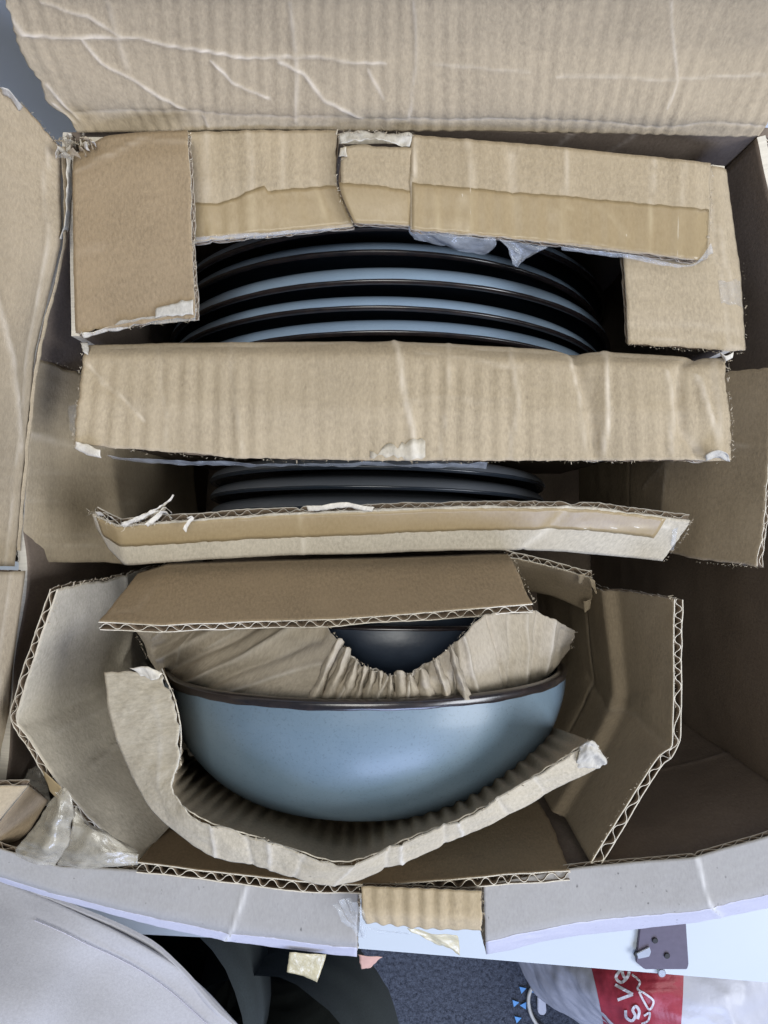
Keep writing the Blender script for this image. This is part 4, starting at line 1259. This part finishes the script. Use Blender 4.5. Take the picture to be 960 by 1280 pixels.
def letters(strokes, width, mat, parent, name='lettering'):
    bm = bmesh.new()
    for st in strokes:
        sp2 = spline(st, 7) if len(st) > 2 else np.linspace(st[0], st[1], 8)
        wpts = []
        for i in range(len(sp2)):
            t = sp2[min(i + 1, len(sp2) - 1)] - sp2[max(i - 1, 0)]
            t = t / (np.linalg.norm(t) + 1e-9); nn = np.array([-t[1], t[0]]) * width / 2
            wpts += [sp2[i] + nn, sp2[i] - nn]
        W = on_bag(wpts, .0055)
        vs = [bm.verts.new(p) for p in W]
        for i in range(0, len(vs) - 2, 2):
            bm.faces.new((vs[i], vs[i + 1], vs[i + 3], vs[i + 2]))
    bmesh.ops.recalc_face_normals(bm, faces=bm.faces)
    me = bpy.data.meshes.new(name); bm.to_mesh(me); bm.free()
    return link(name, me, [mat], parent)


# S V e running up the panel (turned a quarter), with a script line beside it
letters([[(782, 1263), (783, 1272), (790, 1276), (794, 1270), (791, 1262), (795, 1258), (799, 1264), (797, 1274)]], 3.6, M_PRINT, bag)
letters([[(769, 1231), (791, 1243)], [(791, 1243), (772, 1250)]], 3.8, M_PRINT, bag)
letters([[(776, 1212), (770, 1222), (776, 1228), (784, 1222), (786, 1212), (780, 1208), (778, 1216), (782, 1224)]], 3.6, M_PRINT, bag)
letters([[(790, 1218), (800, 1228), (797, 1236), (806, 1242), (817, 1252), (812, 1262), (805, 1252), (799, 1240)], [(805, 1270), (812, 1266), (810, 1276), (802, 1280)]], 2.6, M_PRINT, bag)

# cable, small strap and blue scraps on the carpet
def tube(name, pts, r, mat, parent=None):
    return limb(name, pts, [r, r], mat, parent, seg=10, wr=0)


cab = tube('cable', [(700, 1200, 1.33), (672, 1225, 1.335), (661, 1245, 1.34), (664, 1268, 1.34), (680, 1290, 1.34), (720, 1310, 1.34)], .0035, M_CABLE)
tag(cab, 'thin off-white cable curving on the carpet beside the carrier bag', 'cable')
st = poly_obj('strap_tab', [xy(x, y, 1.335) for x, y in ((673, 1244), (682, 1244), (684, 1268), (681, 1272), (675, 1271), (673, 1266))], .006, .010, M_BAG, .0015)
tag(st, 'small white plastic tab with a hole lying by the cable', 'plastic tab')
for (x, y, a, lb) in ((653, 1237, .3, 'blue paper triangle nearest the desk edge'), (666, 1238, 1.2, 'blue paper triangle touching the cable'), (644, 1254, .2, 'blue paper triangle leftmost of the scraps'),
                      (655, 1257, 1.0, 'blue paper triangle between two others in the middle row'), (647, 1274, 2.4, 'blue paper triangle nearest the bottom of the picture')):
    c = P(x, y, 1.346)
    pts = [(c[0] + .008 * math.cos(a + k * 2.09), c[1] + .008 * math.sin(a + k * 2.09)) for k in range(3)]
    o = poly_obj('paper_scrap', pts, .003, .0042, M_BLUEBIT)
    tag(o, lb + ' on the carpet', 'paper scrap', 'blue paper scraps on the carpet')
c = P(525, 1200, 1.34)

# ------------------------------------------------------------------ loose paper fibres along the torn and cut edges
for k, (pts, n, par, L) in enumerate([
        ([(513, 289, .2815), (640, 300, .281), (760, 313, .281), (872, 328, .282)], 120, dc, .0016),
        ([(890, 204, .285), (889, 264, .283), (886, 324, .285)], 200, dc, .0022),
        ([(240, 304, .286), (330, 296, .286), (424, 286, .286)], 70, dc, .0016),
        ([(430, 182, .283), (421, 232, .282), (441, 280, .282)], 110, dc, .002),
        ([(420, 168, .283), (470, 164, .282), (518, 170, .283)], 200, dc, .0028),
        ([(237, 165, .2775), (239, 200, .2750), (242, 294, .2745), (246, 400, .2765)], 260, dc, .0018),
        ([(94, 420, .285), (140, 412, .282), (190, 405, .279), (246, 400, .2765)], 200, dc, .0024),
        ([(784, 431, .290), (900, 440, .289), (930, 441, .291)], 170, dc, .002),
        ([(929, 330, .294), (932, 400, .294), (932, 440, .294)], 60, dc, .0018),
        ([(90, 556, .283), (300, 574, .282), (490, 577, .282), (700, 577, .282), (916, 577, .285)], 420, dc, .0017),
        ([(106, 432, .290), (102, 444, .284), (96, 500, .282), (90, 556, .283)], 120, dc, .0018),
        ([(912, 447, .291), (910, 470, .284), (915, 520, .284), (917, 577, .285)], 170, dc, .0024),
        ([(112, 640, .291), (146, 656, .288), (250, 648, .286), (380, 640, .285), (510, 634, .285), (620, 632, .285), (745, 634, .285), (866, 650, .289)], 620, sc_, .0017),
        ([(112, 640, .290), (146, 656, .287), (190, 652, .286)], 160, sc_, .0045),
        ([(866, 650, .290), (852, 676, .297), (830, 702, .304)], 120, sc_, .0024),
        ([(44, 444, .295), (78, 456, .317), (104, 466, .333)], 90, sc_, .0018),
        ([(44, 444, .294), (34, 575, .294), (23, 704, .294)], 120, sc_, .0014),
        ([(870, 703, .323), (948, 709, .297)], 90, sc_, .002), ([(958, 600, .297), (950, 700, .297)], 70, sc_, .0018),
        ([(121, 777, .275), (200, 782, .274), (420, 774, .273), (668, 756, .274)], 320, bc, .0014),
        ([(638, 691, .311), (655, 725, .292), (669, 756, .273)], 110, bc, .002),
        ([(76, 737, .284), (112, 727, .304), (146, 720, .330)], 140, bc, .0026),
        ([(76, 737, .284), (46, 818, .283), (19, 897, .282), (72, 978, .284), (120, 1032, .286)], 260, bc, .0015),
        ([(843, 748, .285), (843, 850, .285), (841, 932, .284), (822, 946, .286), (737, 1078, .289)], 260, bc, .0014),
        ([(834, 746, .286), (846, 748, .284)], 60, bc, .003),
        ([(640, 696, .330), (690, 709, .334), (742, 722, .339)], 140, bc, .0028),
        ([(172, 1079, .285), (300, 1095, .285), (420, 1105, .284), (714, 1089, .286)], 240, bc, .0014),
        ([(202, 836, .267), (221, 880, .263), (226, 945, .261), (215, 984, .261), (244, 1022, .257), (335, 1052, .255), (430, 1080, .254), (505, 1052, .255), (600, 1012, .257), (672, 968, .259), (738, 926, .261)], 620, sl, .0018),
        ([(716, 950, .260), (738, 926, .256), (757, 950, .261)], 120, sl, .0024),
        ([(449, 1107, .280), (449, 1142, .278)], 40, box, .0018), ([(604, 1114, .281), (604, 1164, .283)], 50, box, .0018),
        ([(66, 176, .284), (90, 178, .282), (120, 186, .284)], 260, box, .0038),
        ([(0, 108, .261), (38, 140, .274), (76, 184, .287)], 110, box, .0018),
        ([(80, 190, .285), (80, 300, .288), (48, 440, .290)], 120, box, .0016),
        ([(446, 826, .261), (480, 842, .260), (512, 842, .260), (560, 812, .262)], 200, wr_root, .0016),
        ([(404, 772, .280), (446, 828, .263)], 90, wr_root, .0016), ([(560, 812, .264), (602, 766, .270)], 90, wr_root, .0016),
        ([(166, 784, .331), (184, 824, .331)], 60, wr_root, .003), ([(719, 788, .322), (714, 812, .33)], 40, wr_root, .002)]):
    fuzz(pts, int(n * .5), par, K_FIBRE, L * .85, wd=.00014, seed=k + 1)
